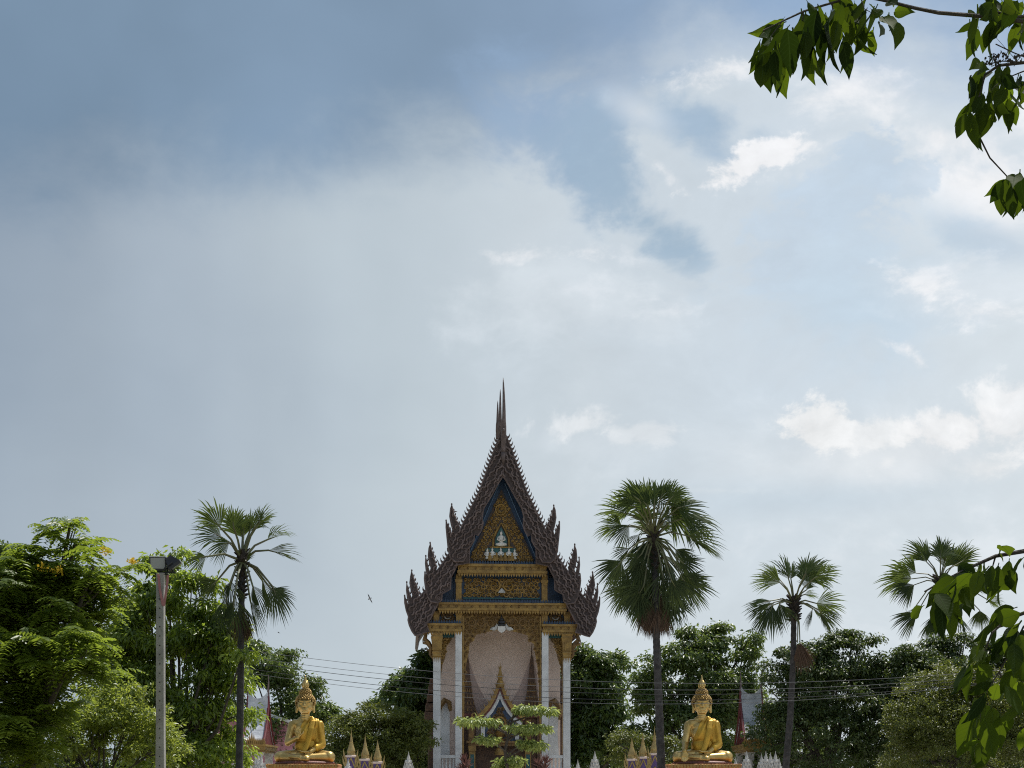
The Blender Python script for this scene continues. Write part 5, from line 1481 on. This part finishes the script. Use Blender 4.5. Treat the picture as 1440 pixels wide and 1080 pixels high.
# ------------------------------------------------------------------ birds on the wing
def bird(px, py, Y, s, bank, label):
    c = P(px, py, Y); root = thing('bird', label, 'bird', c, None)
    mb = MB(); mb.tube([(0, 0.16, 0), (0, 0.1, 0.01), (0, 0, 0.02), (0, -0.1, 0.02), (0, -0.16, 0.015), (0, -0.2, 0.01)], [0.012, 0.03, 0.045, 0.036, 0.026, 0.004], 8)
    mb.add([(-0.02, 0.14, 0), (0.02, 0.14, 0), (0.05, 0.27, 0), (0, 0.24, 0), (-0.05, 0.27, 0)], [(0, 1, 2, 3, 4)])
    for t in (-1, 1):
        mb.add([(t * 0.02, -0.06, 0.03), (t * 0.18, -0.09, 0.07), (t * 0.36, 0.0, 0.05), (t * 0.2, 0.05, 0.065), (t * 0.02, 0.06, 0.03)], [(0, 1, 2, 3, 4)])
    me = mb.mesh('body', M['bird']); me.transform(Matrix.Scale(s, 4)); o = link('body', me, root, local=True); root.rotation_euler = bank


bird(519.5, 842, 60, 0.62, (0.9, 1.1, 0.35), 'dark bird banking on steep wings in the open sky beside the hall roof')
bird(392, 890, 90, 0.42, (0.2, 0.3, 1.2), 'tiny dark bird flying near the open-crowned palm')

# ------------------------------------------------------------------ trees and plants
def bipinnate_tree(name, label, lobes, Y, base_px, seed, n, material):
    """spreading tree with feathery leaves in flat rosettes"""
    rng = np.random.default_rng(seed)
    base = P(base_px, HOR, Y); base.z = 0
    root = thing(name, label, 'tree', base)
    ells = []
    for e in lobes:
        dy = e[4] if len(e) > 4 else 0; c = P(e[0], e[1], Y + dy); kk = (Y + dy) / FOC
        ells.append(((c.x, c.y, c.z), (e[2] * kk, e[2] * kk * 0.9, e[3] * kk)))
    cl = crown_clusters(ells, n, rng, 0.2, 3)
    # rosette of feathery leaves
    V = []; F = []; cnt = 0
    for c in cl:
        nf = rng.integers(7, 11); a0 = rng.random() * 6.28; tilt = rng.normal(size=2) * 0.4; c = c + rng.normal(size=3) * np.array([0.3, 0.3, 0.22])
        for i in range(nf):
            a = a0 + i * 6.283 / nf + rng.normal() * 0.15; L = rng.uniform(0.42, 0.72)
            d = np.array([math.cos(a), math.sin(a), 0.0]); s = np.array([-math.sin(a), math.cos(a), 0.0]); up = np.array([tilt[0], tilt[1], 1.0])
            m = 9
            q = (np.arange(m) + 1) / m
            elev = rng.uniform(0.1, 0.5); dr = rng.uniform(0.55, 1.0)
            rach = c + (d[None] * (L * q)[:, None]) + np.array([0, 0, 1.0])[None] * (L * (elev * q - dr * q * q))[:, None] + np.array([0, 0, 1.0])[None] * ((d[0] * tilt[0] + d[1] * tilt[1]) * L * q)[:, None]
            ln = 0.20 * np.sin(math.pi * np.clip(q * 0.85 + 0.12, 0, 1)) + 0.03
            for sg in (-1, 1):
                ax = s[None] * sg + d[None] * 0.45 + np.array([0, 0, -0.28])[None] + rng.normal(size=(m, 3)) * 0.08
                v, f = leaves(rach, ax, np.tile(up, (m, 1)) + rng.normal(size=(m, 3)) * 0.12, ln, np.full(m, 0.075), 0.1, 0.1)
                V.append(v); F.append(f + cnt); cnt += len(v)
    V = np.concatenate(V); F = np.concatenate(F)
    link('crown', tri_mesh('crown', V - np.array(base), F, material), root, local=True)
    mb = MB(); top = Vector(np.mean(cl, 0)); fork = Vector((base.x, base.y, 2.2)).lerp(top, 0.2)
    mb.tube([base, Vector((base.x, base.y, 1.2)), fork], [0.28, 0.22, 0.18], 8)
    heads = [Vector(e[0]) for e in ells]
    for h in heads:
        q = fork.lerp(h, 0.5) + Vector((0, 0, -0.25)); mb.tube([fork, q, h], [0.13, 0.08, 0.035], 6)
    for c in cl[rng.choice(len(cl), min(150, len(cl)), replace=False)]:
        c = Vector(c); h = min(heads, key=lambda e: (e - c).length); st = fork.lerp(h, rng.uniform(0.5, 1.0)); mb.tube([st, st.lerp(c, 0.55) + Vector((0, 0, -0.1)), c], [0.03, 0.02, 0.01], 5)
    mb.build('trunk', M['bark'], root)
    return root, cl


flame, fcl = bipinnate_tree('flame_tree', 'feathery spreading tree with yellow blossom and flat leaf layers by the lamp post',
                            [(50, 840, 90, 60), (106, 762, 18, 12, 0.3), (98, 742, 10, 6, 0.2), (132, 797, 26, 22, -0.4), (20, 805, 40, 22, 0.5), (138, 835, 26, 24, 0.4), (85, 908, 46, 28, -1.2), (25, 960, 75, 70, -0.6), (-40, 880, 90, 120, 0.4),
                             (50, 880, 75, 45, 0.8), (95, 940, 36, 20, -1.5), (15, 1035, 60, 60, -0.8), (150, 862, 16, 18, 0.8)], 34, 40, 77, 430, M['leaf_flame'])
# blossoms
rng = np.random.default_rng(5); k = 34 / FOC
V = []; F = []; cnt = 0
for px, py, s in ((62, 797, 10), (82, 803, 9), (147, 775, 7), (5, 917, 9), (186, 790, 5), (5, 930, 6)):
    n = 38; c = P(px, py, 33.2); pos = np.array(c) + rng.normal(size=(n, 3)) * np.array([s, s, s * 0.7]) * k * 0.55
    v, f = leaves(pos, rng.normal(size=(n, 3)) + np.array([0, 0, 0.6]), rng.normal(size=(n, 3)), 0.07, 0.05); V.append(v); F.append(f + cnt); cnt += len(v)
fl = link('blossom', tri_mesh('blossom', np.concatenate(V) - np.array(flame.location), np.concatenate(F), M['flower']), flame, local=True)

make_tree('mango_tree', 'dense glossy green tree around the open-crowned palm trunk', [(215, 795, 16, 22, 0.6), (200, 850, 36, 30, 1.5), (190, 905, 45, 45, 1.2), (250, 780, 14, 9, 0.6), (238, 815, 24, 22, 0.6), (276, 838, 34, 26), (292, 862, 30, 24), (318, 886, 22, 20), (222, 875, 50, 45, 0.5), (304, 880, 30, 24, -0.4), (262, 925, 62, 48), (322, 905, 24, 18, -0.3), (306, 955, 36, 40), (225, 1000, 75, 60),
          (300, 1025, 44, 44, 0.3), (170, 950, 60, 70, 1.0), (342, 918, 20, 8, -2.6), (340, 1005, 18, 14), (334, 960, 16, 14), (260, 1065, 90, 40)], 47.5, M['leaf_mango'], 1080, 34, 0.42, 0.20, 0.078, 262, 1, 0.2, droop=0.6, flat=0.6, limbs=40, bend=0.25, depth=0.8, clump=9)
make_tree('leafy_shrub', 'pale fine-leaved shrub at the foot of the lamp post', [(130, 1035, 85, 55), (180, 1010, 50, 50, 0.5), (85, 1050, 60, 50), (225, 1050, 45, 55, 1.0), (150, 990, 45, 30)], 40.5, M['leaf_shrub'], 520, 34, 0.26, 0.12, 0.055, 150, 2, 0.1, droop=0.2, cat='shrub', limbs=40)
make_tree('shade_tree', 'dark round tree showing behind the feathery tree', [(-10, 800, 34, 44), (10, 780, 20, 22), (-20, 880, 60, 80), (12, 830, 20, 40)], 52, M['leaf_dark'], 300, 40, 0.45, 0.16, 0.07, -10, 3, 0.2, group='shade trees behind the compound')
make_tree('shade_tree', 'blue-green tree behind the gate pavilion half hidden by leaves', [(395, 945, 40, 28), (372, 980, 46, 46), (418, 985, 38, 36), (385, 1030, 60, 50), (440, 1010, 36, 26), (462, 1008, 20, 16), (350, 925, 30, 26)], 106, M['leaf_mid'], 420, 46, 0.7, 0.30, 0.13, 400, 4, 0.25, group='shade trees behind the compound')
make_tree('rounded_tree', 'low dome-shaped tree with sunlit top behind the gilded spires', [(528, 1040, 62, 48), (490, 1045, 40, 40), (570, 1042, 40, 40), (520, 1080, 75, 40)], 84, M['leaf_olive'], 800, 44, 0.40, 0.17, 0.08, 525, 5, 0.2, shell=0.6, droop=0.1, clump=2)
make_tree('shade_tree', 'tree crowding the side of the hall next to the dome-shaped tree', [(585, 965, 34, 42), (560, 985, 26, 34), (600, 1000, 40, 60), (575, 1045, 45, 55), (602, 935, 20, 22), (540, 985, 14, 14)], 99, M['leaf_dark'], 480, 42, 0.6, 0.34, 0.16, 590, 6, 0.25, group='shade trees behind the compound')
make_tree('shade_tree', 'dark tree with glossy leaf glints between the hall and the tallest palm', [(838, 930, 34, 26), (865, 940, 24, 24), (820, 965, 30, 42), (850, 985, 36, 40), (835, 1035, 48, 48), (868, 1030, 30, 40), (815, 1040, 34, 50), (880, 1060, 30, 30)], 97, M['leaf_dark'], 640, 42, 0.6, 0.32, 0.15, 838, 7, 0.25, group='shade trees behind the compound')
make_tree('shade_tree', 'broad airy-topped tree behind the hand-on-knee statue', [(985, 925, 46, 36), (1010, 905, 40, 24), (1045, 925, 30, 28), (935, 960, 38, 42), (1000, 980, 66, 46), (920, 1000, 30, 36), (985, 1035, 75, 45), (1045, 985, 35, 50), (1052, 900, 16, 14), (905, 960, 16, 14), (960, 900, 20, 16), (910, 1040, 34, 40)],
          86, M['leaf_mid'], 820, 40, 0.55, 0.25, 0.12, 990, 8, 0.28, group='shade trees behind the compound', shell=0.45)
make_tree('low_tree', 'small bright green tree behind the shortest gilded spires', [(880, 1050, 40, 22), (930, 1052, 34, 20), (905, 1075, 50, 22), (965, 1050, 26, 18)], 80, M['leaf_olive'], 240, 36, 0.35, 0.16, 0.07, 905, 9, 0.12)
make_tree('shade_tree', 'dark dense tree behind the slender palm trunk', [(1135, 950, 50, 42), (1176, 930, 40, 34), (1207, 906, 30, 24), (1165, 900, 18, 12), (1105, 985, 40, 50), (1190, 990, 75, 70), (1150, 1050, 95, 60), (1236, 955, 26, 34), (1090, 935, 18, 20), (1180, 985, 75, 45, 3.0)],
          78, M['leaf_deep'], 1350, 42, 0.42, 0.18, 0.088, 1165, 10, 0.28, group='shade trees behind the compound', shell=0.6)
make_tree('shade_tree', 'dark dense tree below the palm that shows only its crown', [(1283, 932, 34, 26), (1268, 912, 14, 10), (1330, 922, 44, 26), (1352, 905, 22, 14), (1390, 930, 40, 26), (1418, 915, 24, 16), (1260, 965, 36, 40), (1330, 990, 80, 70), (1420, 960, 50, 60), (1270, 1040, 70, 60), (1380, 1050, 90, 60)],
          77, M['leaf_deep'], 1400, 42, 0.42, 0.18, 0.088, 1330, 11, 0.28, group='shade trees behind the compound', shell=0.6)
make_tree('rounded_tree', 'large dome tree with yellowish olive top leaves among the dark trees', [(1350, 1015, 95, 80), (1400, 1010, 80, 70), (1310, 1030, 60, 55), (1360, 1070, 110, 50)], 66, M['leaf_olive'], 1300, 48, 0.34, 0.13, 0.065, 1365, 12, 0.25, shell=0.62, droop=0.05, clump=2)
make_tree('shade_tree', 'pale distant tree low behind the dark dome tree and gate pavilion', [(1120, 1040, 40, 40), (1085, 1045, 30, 40), (1060, 1030, 30, 50)], 95, M['leaf_mid'], 260, 40, 0.5, 0.22, 0.1, 1090, 13, 0.2, group='shade trees behind the compound')

hx = list(range(-40, 1500, 46))
make_tree('hedge', 'long dark green hedge of shrubs closing off the far side of the compound', [(x, 1078 + 7 * math.sin(x * 0.7), 34, 34 + 6 * math.sin(x * 1.3)) for x in hx], 122, M['leaf_deep'], 1500, 36, 0.7, 0.34, 0.16, 700, 14, 0.2, cat='hedge', limbs=60, shell=0.1, clump=1)

# trained tree with flat leaf pads in front of the hall
Yt = 70.0; base = P(716, HOR, Yt); base.z = 0
bon = thing('pad_trained_tree', 'small light green tree trained into flat leaf pads before the hall', 'tree', base)
pads = [(668, 1014, 27, 6), (690, 1015, 14, 4), (745, 997, 24, 6), (770, 1000, 14, 5), (734, 998, 10, 5), (745, 1024, 32, 7), (722, 1023, 14, 5), (686, 1040, 18, 5), (750, 1047, 19, 7), (738, 1044, 12, 4), (718, 1070, 22, 10), (708, 1076, 14, 8), (648, 1012, 8, 3)]
rng = np.random.default_rng(8); V = []; F = []; cnt = 0; k = Yt / FOC
mb = MB(); trunk = [base, P(714, 1085, Yt), P(710, 1055, Yt), P(716, 1030, Yt), P(722, 1005, Yt)]
mb.tube(trunk, [0.13, 0.1, 0.08, 0.06, 0.035], 7)
for px, py, rx, ry in pads:
    c = P(px, py, Yt) + Vector((0, rng.uniform(-0.5, 0.5), 0)); n = int(13 * rx)
    d = rand_dirs(n, rng) * rng.random((n, 1)) ** 0.4; pos = np.array(c) + d * np.array([rx * k, rx * k * 0.8, ry * k])
    ax = d * np.array([1, 1, 0.2]) + rng.normal(size=(n, 3)) * 0.4; ax[:, 2] -= 0.45
    s = 0.7 + 0.6 * rng.random(n)
    v, f = leaves(pos, ax, rng.normal(size=(n, 3)) * 0.4 + np.array([0, 0, 1.0]), 0.25 * s, 0.10 * s, 0.15, 0.3); V.append(v); F.append(f + cnt); cnt += len(v)
    st = P(713, min(1085, py + 18), Yt); mb.tube([st, st.lerp(c, 0.5) + Vector((0, 0, 0.03)), c - Vector((0, 0, ry * k * 0.4))], [0.05, 0.035, 0.015], 6)
mb.build('trunk', M['bark'], bon)
link('crown', tri_mesh('crown', np.concatenate(V) - np.array(base), np.concatenate(F), M['leaf_bonsai']), bon, local=True)

# reddish strap-leaved plants beside the hall steps
for j, (px, py, lab) in enumerate(((650, 1058, 'reddish strap-leaved plant by the hall column nearest the raised-hand statue'), (762, 1058, 'reddish strap-leaved plant by the hall column under the leaf pads'))):
    Yc = 72.0; c = P(px, HOR, Yc); c.z = 0; pl = thing('strap_leaf_plant', lab, 'plant', c, 'strap-leaved plants before the hall')
    rng = np.random.default_rng(40 + j); zt = P(0, py, Yc).z
    mb = MB()
    heads = [(rng.uniform(-.2, .2), rng.uniform(-.2, .2), zt - 0.55 - 0.15 * q) for q in range(5)]
    for h in heads: mb.tube([(h[0] * 0.3, h[1] * 0.3, 0), (h[0] * 0.7, h[1] * 0.7, h[2] * 0.5), h], [0.04, 0.03, 0.025], 6)
    mb.build('stem', M['bark'], pl, local=True)
    n = 22 * len(heads); pos = np.repeat(np.array(heads), 22, 0); ax = rng.normal(size=(n, 3)) * 0.5; ax[:, 2] = rng.uniform(0.3, 1.5, n)
    v, f = leaves(pos, ax, rng.normal(size=(n, 3)) * 0.3 + np.array([0, -1, 0.3]), rng.uniform(0.4, 0.62, n), 0.06, 0.2, 0.12)
    link('leaf_heads', tri_mesh('leaf_heads', v, f, M['cordyline']), pl, local=True)

# ------------------------------------------------------------------ near tree whose branches hang into view
near_base = Vector((3.9, 5.6, 0))
near = thing('broadleaf_tree', 'near broad-leaved tree whose hanging leafy branches reach in against the sky', 'tree', near_base)
mb = MB(); NT_ = [near_base, Vector((3.95, 5.65, 1.3)), Vector((3.8, 5.8, 2.6)), Vector((3.9, 6.2, 4.0)), Vector((3.7, 6.6, 5.4)), Vector((3.9, 6.8, 6.6))]
mb.tube(NT_, [0.2, 0.16, 0.14, 0.11, 0.08, 0.04], 10); mb.build('trunk', M['bark'], near)


def leaf_mesh(seed):
    r = random.Random(seed); V = []; F = []
    prof = [(0.0, 0.012), (0.08, 0.012), (0.15, 0.17), (0.30, 0.37), (0.47, 0.45), (0.63, 0.40), (0.78, 0.26), (0.90, 0.11), (1.0, 0.004)]
    cv = r.uniform(0.10, 0.35); fold = r.uniform(0.12, 0.4); wv = r.uniform(0.02, 0.05)
    for i, (q, w) in enumerate(prof):
        z = -cv * q * q
        V += [(-w / 2, q, z + fold * w * 0.5 + wv * math.sin(q * 9)), (0, q, z), (w / 2, q, z + fold * w * 0.5 + wv * math.sin(q * 8 + 1))]
    for i in range(len(prof) - 1):
        a = i * 3; F += [(a, a + 1, a + 4, a + 3), (a + 1, a + 2, a + 5, a + 4)]
    me = bpy.data.meshes.new('leaf'); me.from_pydata(V, [], F); me.materials.append(M['leaf_near'])
    me.polygons.foreach_set('use_smooth', [True] * len(me.polygons)); me.update()
    return me


LM = [leaf_mesh(i) for i in range(7)]
nr = random.Random(17)


def hang(branch, Y, zoom, items, extra=0.0, grow=1.0):
    extra = extra * 2.3
    ox, oy, s = zoom
    for (a, b, c, d) in items:
        for rep in range(2 if nr.random() < extra else 1):
            jx, jy = ((0, 0) if rep == 0 else (nr.uniform(-28, 28), nr.uniform(-40, 10)))
            Yl = Y + nr.uniform(-0.3, 0.3); p0 = P(ox + (a + jx) / s, oy + (b + jy) / s, Yl); p1 = P(ox + (c + jx) / s, oy + (d + jy) / s, Yl)
            ln = (p1 - p0).length; full = max(ln, 0.135 * (0.8 + 0.35 * nr.random()) * (1 if s > 3.4 else 1.0))
            full *= grow; ln *= grow
            ax = (p1 - p0).normalized(); dep = math.sqrt(max(0, full * full - ln * ln)); ax = (ax * ln + Vector((0, nr.choice((-1, 1)) * dep, 0))).normalized()
            nv = Vector((nr.gauss(0, 1.0), nr.gauss(-0.5, 0.9), nr.gauss(0.4, 0.5))); sd_ = ax.cross(nv).normalized(); nv = sd_.cross(ax)
            o = bpy.data.objects.new('leaf', nr.choice(LM)); C.objects.link(o); o.parent = branch
            R = Matrix((sd_, ax, nv)).transposed().to_4x4(); R = Matrix.Translation(p0 - near_base) @ R @ Matrix.Diagonal((full * nr.uniform(0.78, 1.12), full, full, 1))
            o.matrix_local = R
            o.matrix_basis = R


def bough(Y, lines, name='branch'):
    mb = MB()
    for pts, r in lines:
        v = [p if isinstance(p, Vector) else P(p[0], p[1], Y) for p in pts]
        n = len(v); mb.tube(v, [r * (1 - 0.75 * i / (n - 1)) for i in range(n)], 6)
    return mb.build(name, M['bark'], near)


zt = (1040, 0, 3.485)
b1 = bough(7.0, [([NT_[4], P(1600, 40, 6.8), (1500, 36), (1440, 30), (1372, 22), (1320, 18), (1285, 11), (1250, 2), (1210, -6), (1170, 4), (1130, 16), (1100, 30), (1073, 43)], 0.0125),
                 ([(1210, -6), (1215, 12), (1240, 26)], 0.0035), ([(1170, 4), (1172, 22), (1185, 42)], 0.0035), ([(1130, 16), (1128, 34), (1122, 60)], 0.0035), ([(1100, 30), (1085, 50), (1080, 70)], 0.0035)])
hang(b1, 7.0, zt, [(212, 128, 100, 122), (125, 160, 105, 232), (185, 140, 205, 290), (110, 230, 72, 330), (130, 240, 140, 425), (185, 290, 205, 460), (200, 260, 165, 405), (245, 120, 140, 260), (255, 135, 285, 335), (235, 220, 235, 312),
                   (335, 160, 340, 385), (352, 150, 378, 368), (400, 120, 405, 290), (412, 250, 410, 332), (450, 160, 462, 285), (500, 185, 545, 348), (535, 130, 592, 275), (480, 100, 482, 235), (565, 70, 560, 160), (620, 120, 612, 205),
                   (660, 130, 665, 216), (700, 85, 720, 182), (735, 60, 765, 110), (765, 100, 770, 228), (720, 5, 732, 58), (380, 20, 445, 62), (330, 0, 405, 42), (440, 0, 520, 85), (600, 0, 560, 105), (680, 20, 640, 115), (300, 40, 308, 265),
                   (360, 60, 298, 262), (420, 60, 380, 200), (460, 40, 440, 180), (540, 20, 520, 160), (580, 40, 600, 150), (390, 90, 430, 220), (310, 140, 340, 280), (480, 10, 470, 120), (640, 40, 690, 130), (150, 170, 150, 300), (430, 130, 350, 230),
                   (510, 60, 560, 190), (620, 60, 580, 180), (130, 210, 120, 340), (170, 230, 180, 380), (200, 170, 250, 290), (330, 90, 320, 240), (440, 90, 420, 250), (560, 100, 530, 230)], 0.42, 1.12)
b2 = bough(7.0, [([NT_[4], P(1560, 60, 6.8), (1470, 20), (1430, 24), (1390, 14), (1372, 22)], 0.012), ([(1470, 40), (1430, 86), (1400, 52)], 0.0035)])
hang(b2, 7.0, zt, [(1170, 80, 1110, 132), (1130, 92, 1140, 237), (1172, 130, 1160, 212), (1180, 20, 1212, 122), (1200, 0, 1255, 85), (1215, 130, 1210, 225), (1262, 100, 1250, 212), (1300, 80, 1235, 195), (1340, 100, 1318, 185), (1382, 90, 1345, 237),
                   (1290, 20, 1365, 62), (1394, 80, 1380, 192), (1230, 40, 1190, 150), (1320, 0, 1300, 110), (1390, 0, 1340, 110), (1260, 0, 1280, 100), (1420, 40, 1400, 170)], 0.5, 1.1)
b3 = bough(7.2, [([NT_[4], P(1560, 120, 7.0), (1480, 92), (1440, 88), (1405, 92), (1385, 105), (1376, 140), (1376, 190), (1392, 222), (1418, 250), (1436, 262)], 0.010), ([(1440, 100), (1410, 112), (1390, 130)], 0.0035), ([(1436, 262), (1452, 235), (1490, 200)], 0.008)])
hang(b3, 7.2, zt, [(1180, 340, 1130, 392), (1130, 370, 1120, 502), (1170, 390, 1165, 492), (1232, 340, 1168, 432), (1262, 340, 1240, 485), (1290, 330, 1250, 425), (1300, 430, 1228, 525), (1262, 500, 1250, 592), (1292, 480, 1310, 632), (1322, 480, 1367, 588),
                   (1352, 390, 1362, 482), (1386, 400, 1392, 497), (1222, 480, 1180, 682), (1172, 510, 1098, 562), (1132, 540, 1088, 662), (1152, 560, 1165, 727), (1192, 520, 1148, 655), (1332, 400, 1318, 472), (1242, 560, 1198, 625), (1240, 400, 1210, 530),
                   (1200, 450, 1150, 560), (1300, 380, 1290, 480), (1330, 870, 1250, 955), (1302, 890, 1278, 1052), (1332, 900, 1330, 1057), (1372, 870, 1360, 1035), (1396, 860, 1392, 1032), (1350, 860, 1300, 930), (1420, 870, 1420, 1010), (1440, 350, 1430, 470)], 0.35, 1.1)
mb = MB()                                                     # dry flower spray
for i in range(46):
    a = P(nr.uniform(1384, 1445), nr.uniform(78, 94), 7.1); mb.tube([a, a + Vector((nr.uniform(-.02, .02), 0, nr.uniform(0.0, .03)))], 0.0022, 4); mb.ball(a + Vector((0, 0, 0.01)), 0.006, 5, 4)
mb.tube([P(1380, 92, 7.1), P(1410, 86, 7.1), P(1450, 88, 7.1)], 0.003, 5); mb.tube([P(1400, 62, 7.1), P(1425, 74, 7.1), P(1450, 84, 7.1)], 0.003, 5)
mb.build('flower_spray', M['bark'], near, kind='stuff')
zl = (1260, 750, 3.272)
b4 = bough(5.4, [([NT_[2], P(1600, 790, 5.5), (1500, 772), (1440, 775), (1400, 782), (1360, 800), (1325, 818), (1300, 832)], 0.012), ([(1400, 782), (1395, 800), (1388, 825)], 0.0035), ([(1350, 806), (1345, 830), (1335, 850)], 0.0035)])
hang(b4, 5.4, zl, [(470, 92, 562, 70), (590, 110, 550, 182), (520, 140, 518, 282), (550, 180, 540, 232), (482, 150, 428, 302), (440, 150, 378, 252), (410, 130, 442, 182), (402, 180, 358, 292), (352, 180, 298, 232), (332, 220, 298, 312), (290, 180, 312, 262),
                   (272, 230, 238, 332), (282, 200, 148, 272), (202, 250, 133, 332), (162, 300, 182, 392), (132, 330, 93, 382), (212, 300, 200, 502), (242, 330, 245, 485), (292, 300, 300, 435), (262, 280, 270, 405), (322, 290, 298, 372), (490, 220, 470, 312),
                   (180, 300, 242, 250), (600, 100, 620, 230), (380, 170, 330, 300), (230, 260, 210, 400), (340, 160, 400, 270)], 0.35)
b5 = bough(5.2, [([NT_[2], P(1600, 850, 5.3), (1500, 858), (1440, 862), (1415, 872), (1395, 890), (1385, 915)], 0.011), ([(1440, 880), (1425, 910), (1405, 945), (1392, 965), (1380, 985), (1378, 1015)], 0.0035), ([(1405, 945), (1415, 965), (1425, 1000)], 0.0035)])
hang(b5, 5.2, zl, [(589, 362, 478, 402), (562, 372, 438, 422), (442, 420, 348, 562), (472, 400, 418, 532), (522, 440, 468, 602), (590, 440, 540, 562), (452, 540, 368, 642), (422, 540, 338, 600), (332, 600, 228, 722), (362, 590, 308, 752), (422, 560, 378, 722),
                   (452, 600, 428, 662), (502, 590, 532, 692), (562, 600, 508, 742), (442, 680, 372, 742), (472, 680, 482, 772), (502, 690, 562, 832), (562, 680, 592, 802), (382, 760, 358, 822), (352, 830, 308, 962), (382, 830, 328, 1052), (402, 760, 378, 905),
                   (442, 800, 398, 922), (432, 830, 470, 1032), (482, 830, 470, 1002), (412, 920, 432, 1082), (362, 930, 382, 992), (522, 820, 562, 902), (582, 770, 560, 872), (402, 980, 422, 1077), (540, 500, 520, 640), (600, 560, 590, 700), (480, 480, 440, 600),
                   (600, 880, 580, 1010), (450, 900, 450, 1030), (560, 430, 500, 520)], 0.30)
# the rest of its crown, outside the view
rng = np.random.default_rng(77)
cl = crown_clusters([((4.9, 5.0, 5.6), (1.3, 1.4, 0.9)), ((4.6, 5.0, 4.4), (1.1, 1.1, 0.8))], 60, rng, 0.3)
n = len(cl) * 14; pos = np.repeat(cl, 14, 0) + rng.normal(size=(n, 3)) * 0.2; ax = rng.normal(size=(n, 3)) * 0.4; ax[:, 2] -= 0.9
v, f = leaves(pos, ax, rng.normal(size=(n, 3)), 0.15, 0.065, 0.15, 0.2)
link('crown', tri_mesh('crown', v - np.array(near_base), f, M['leaf_near']), near, local=True)
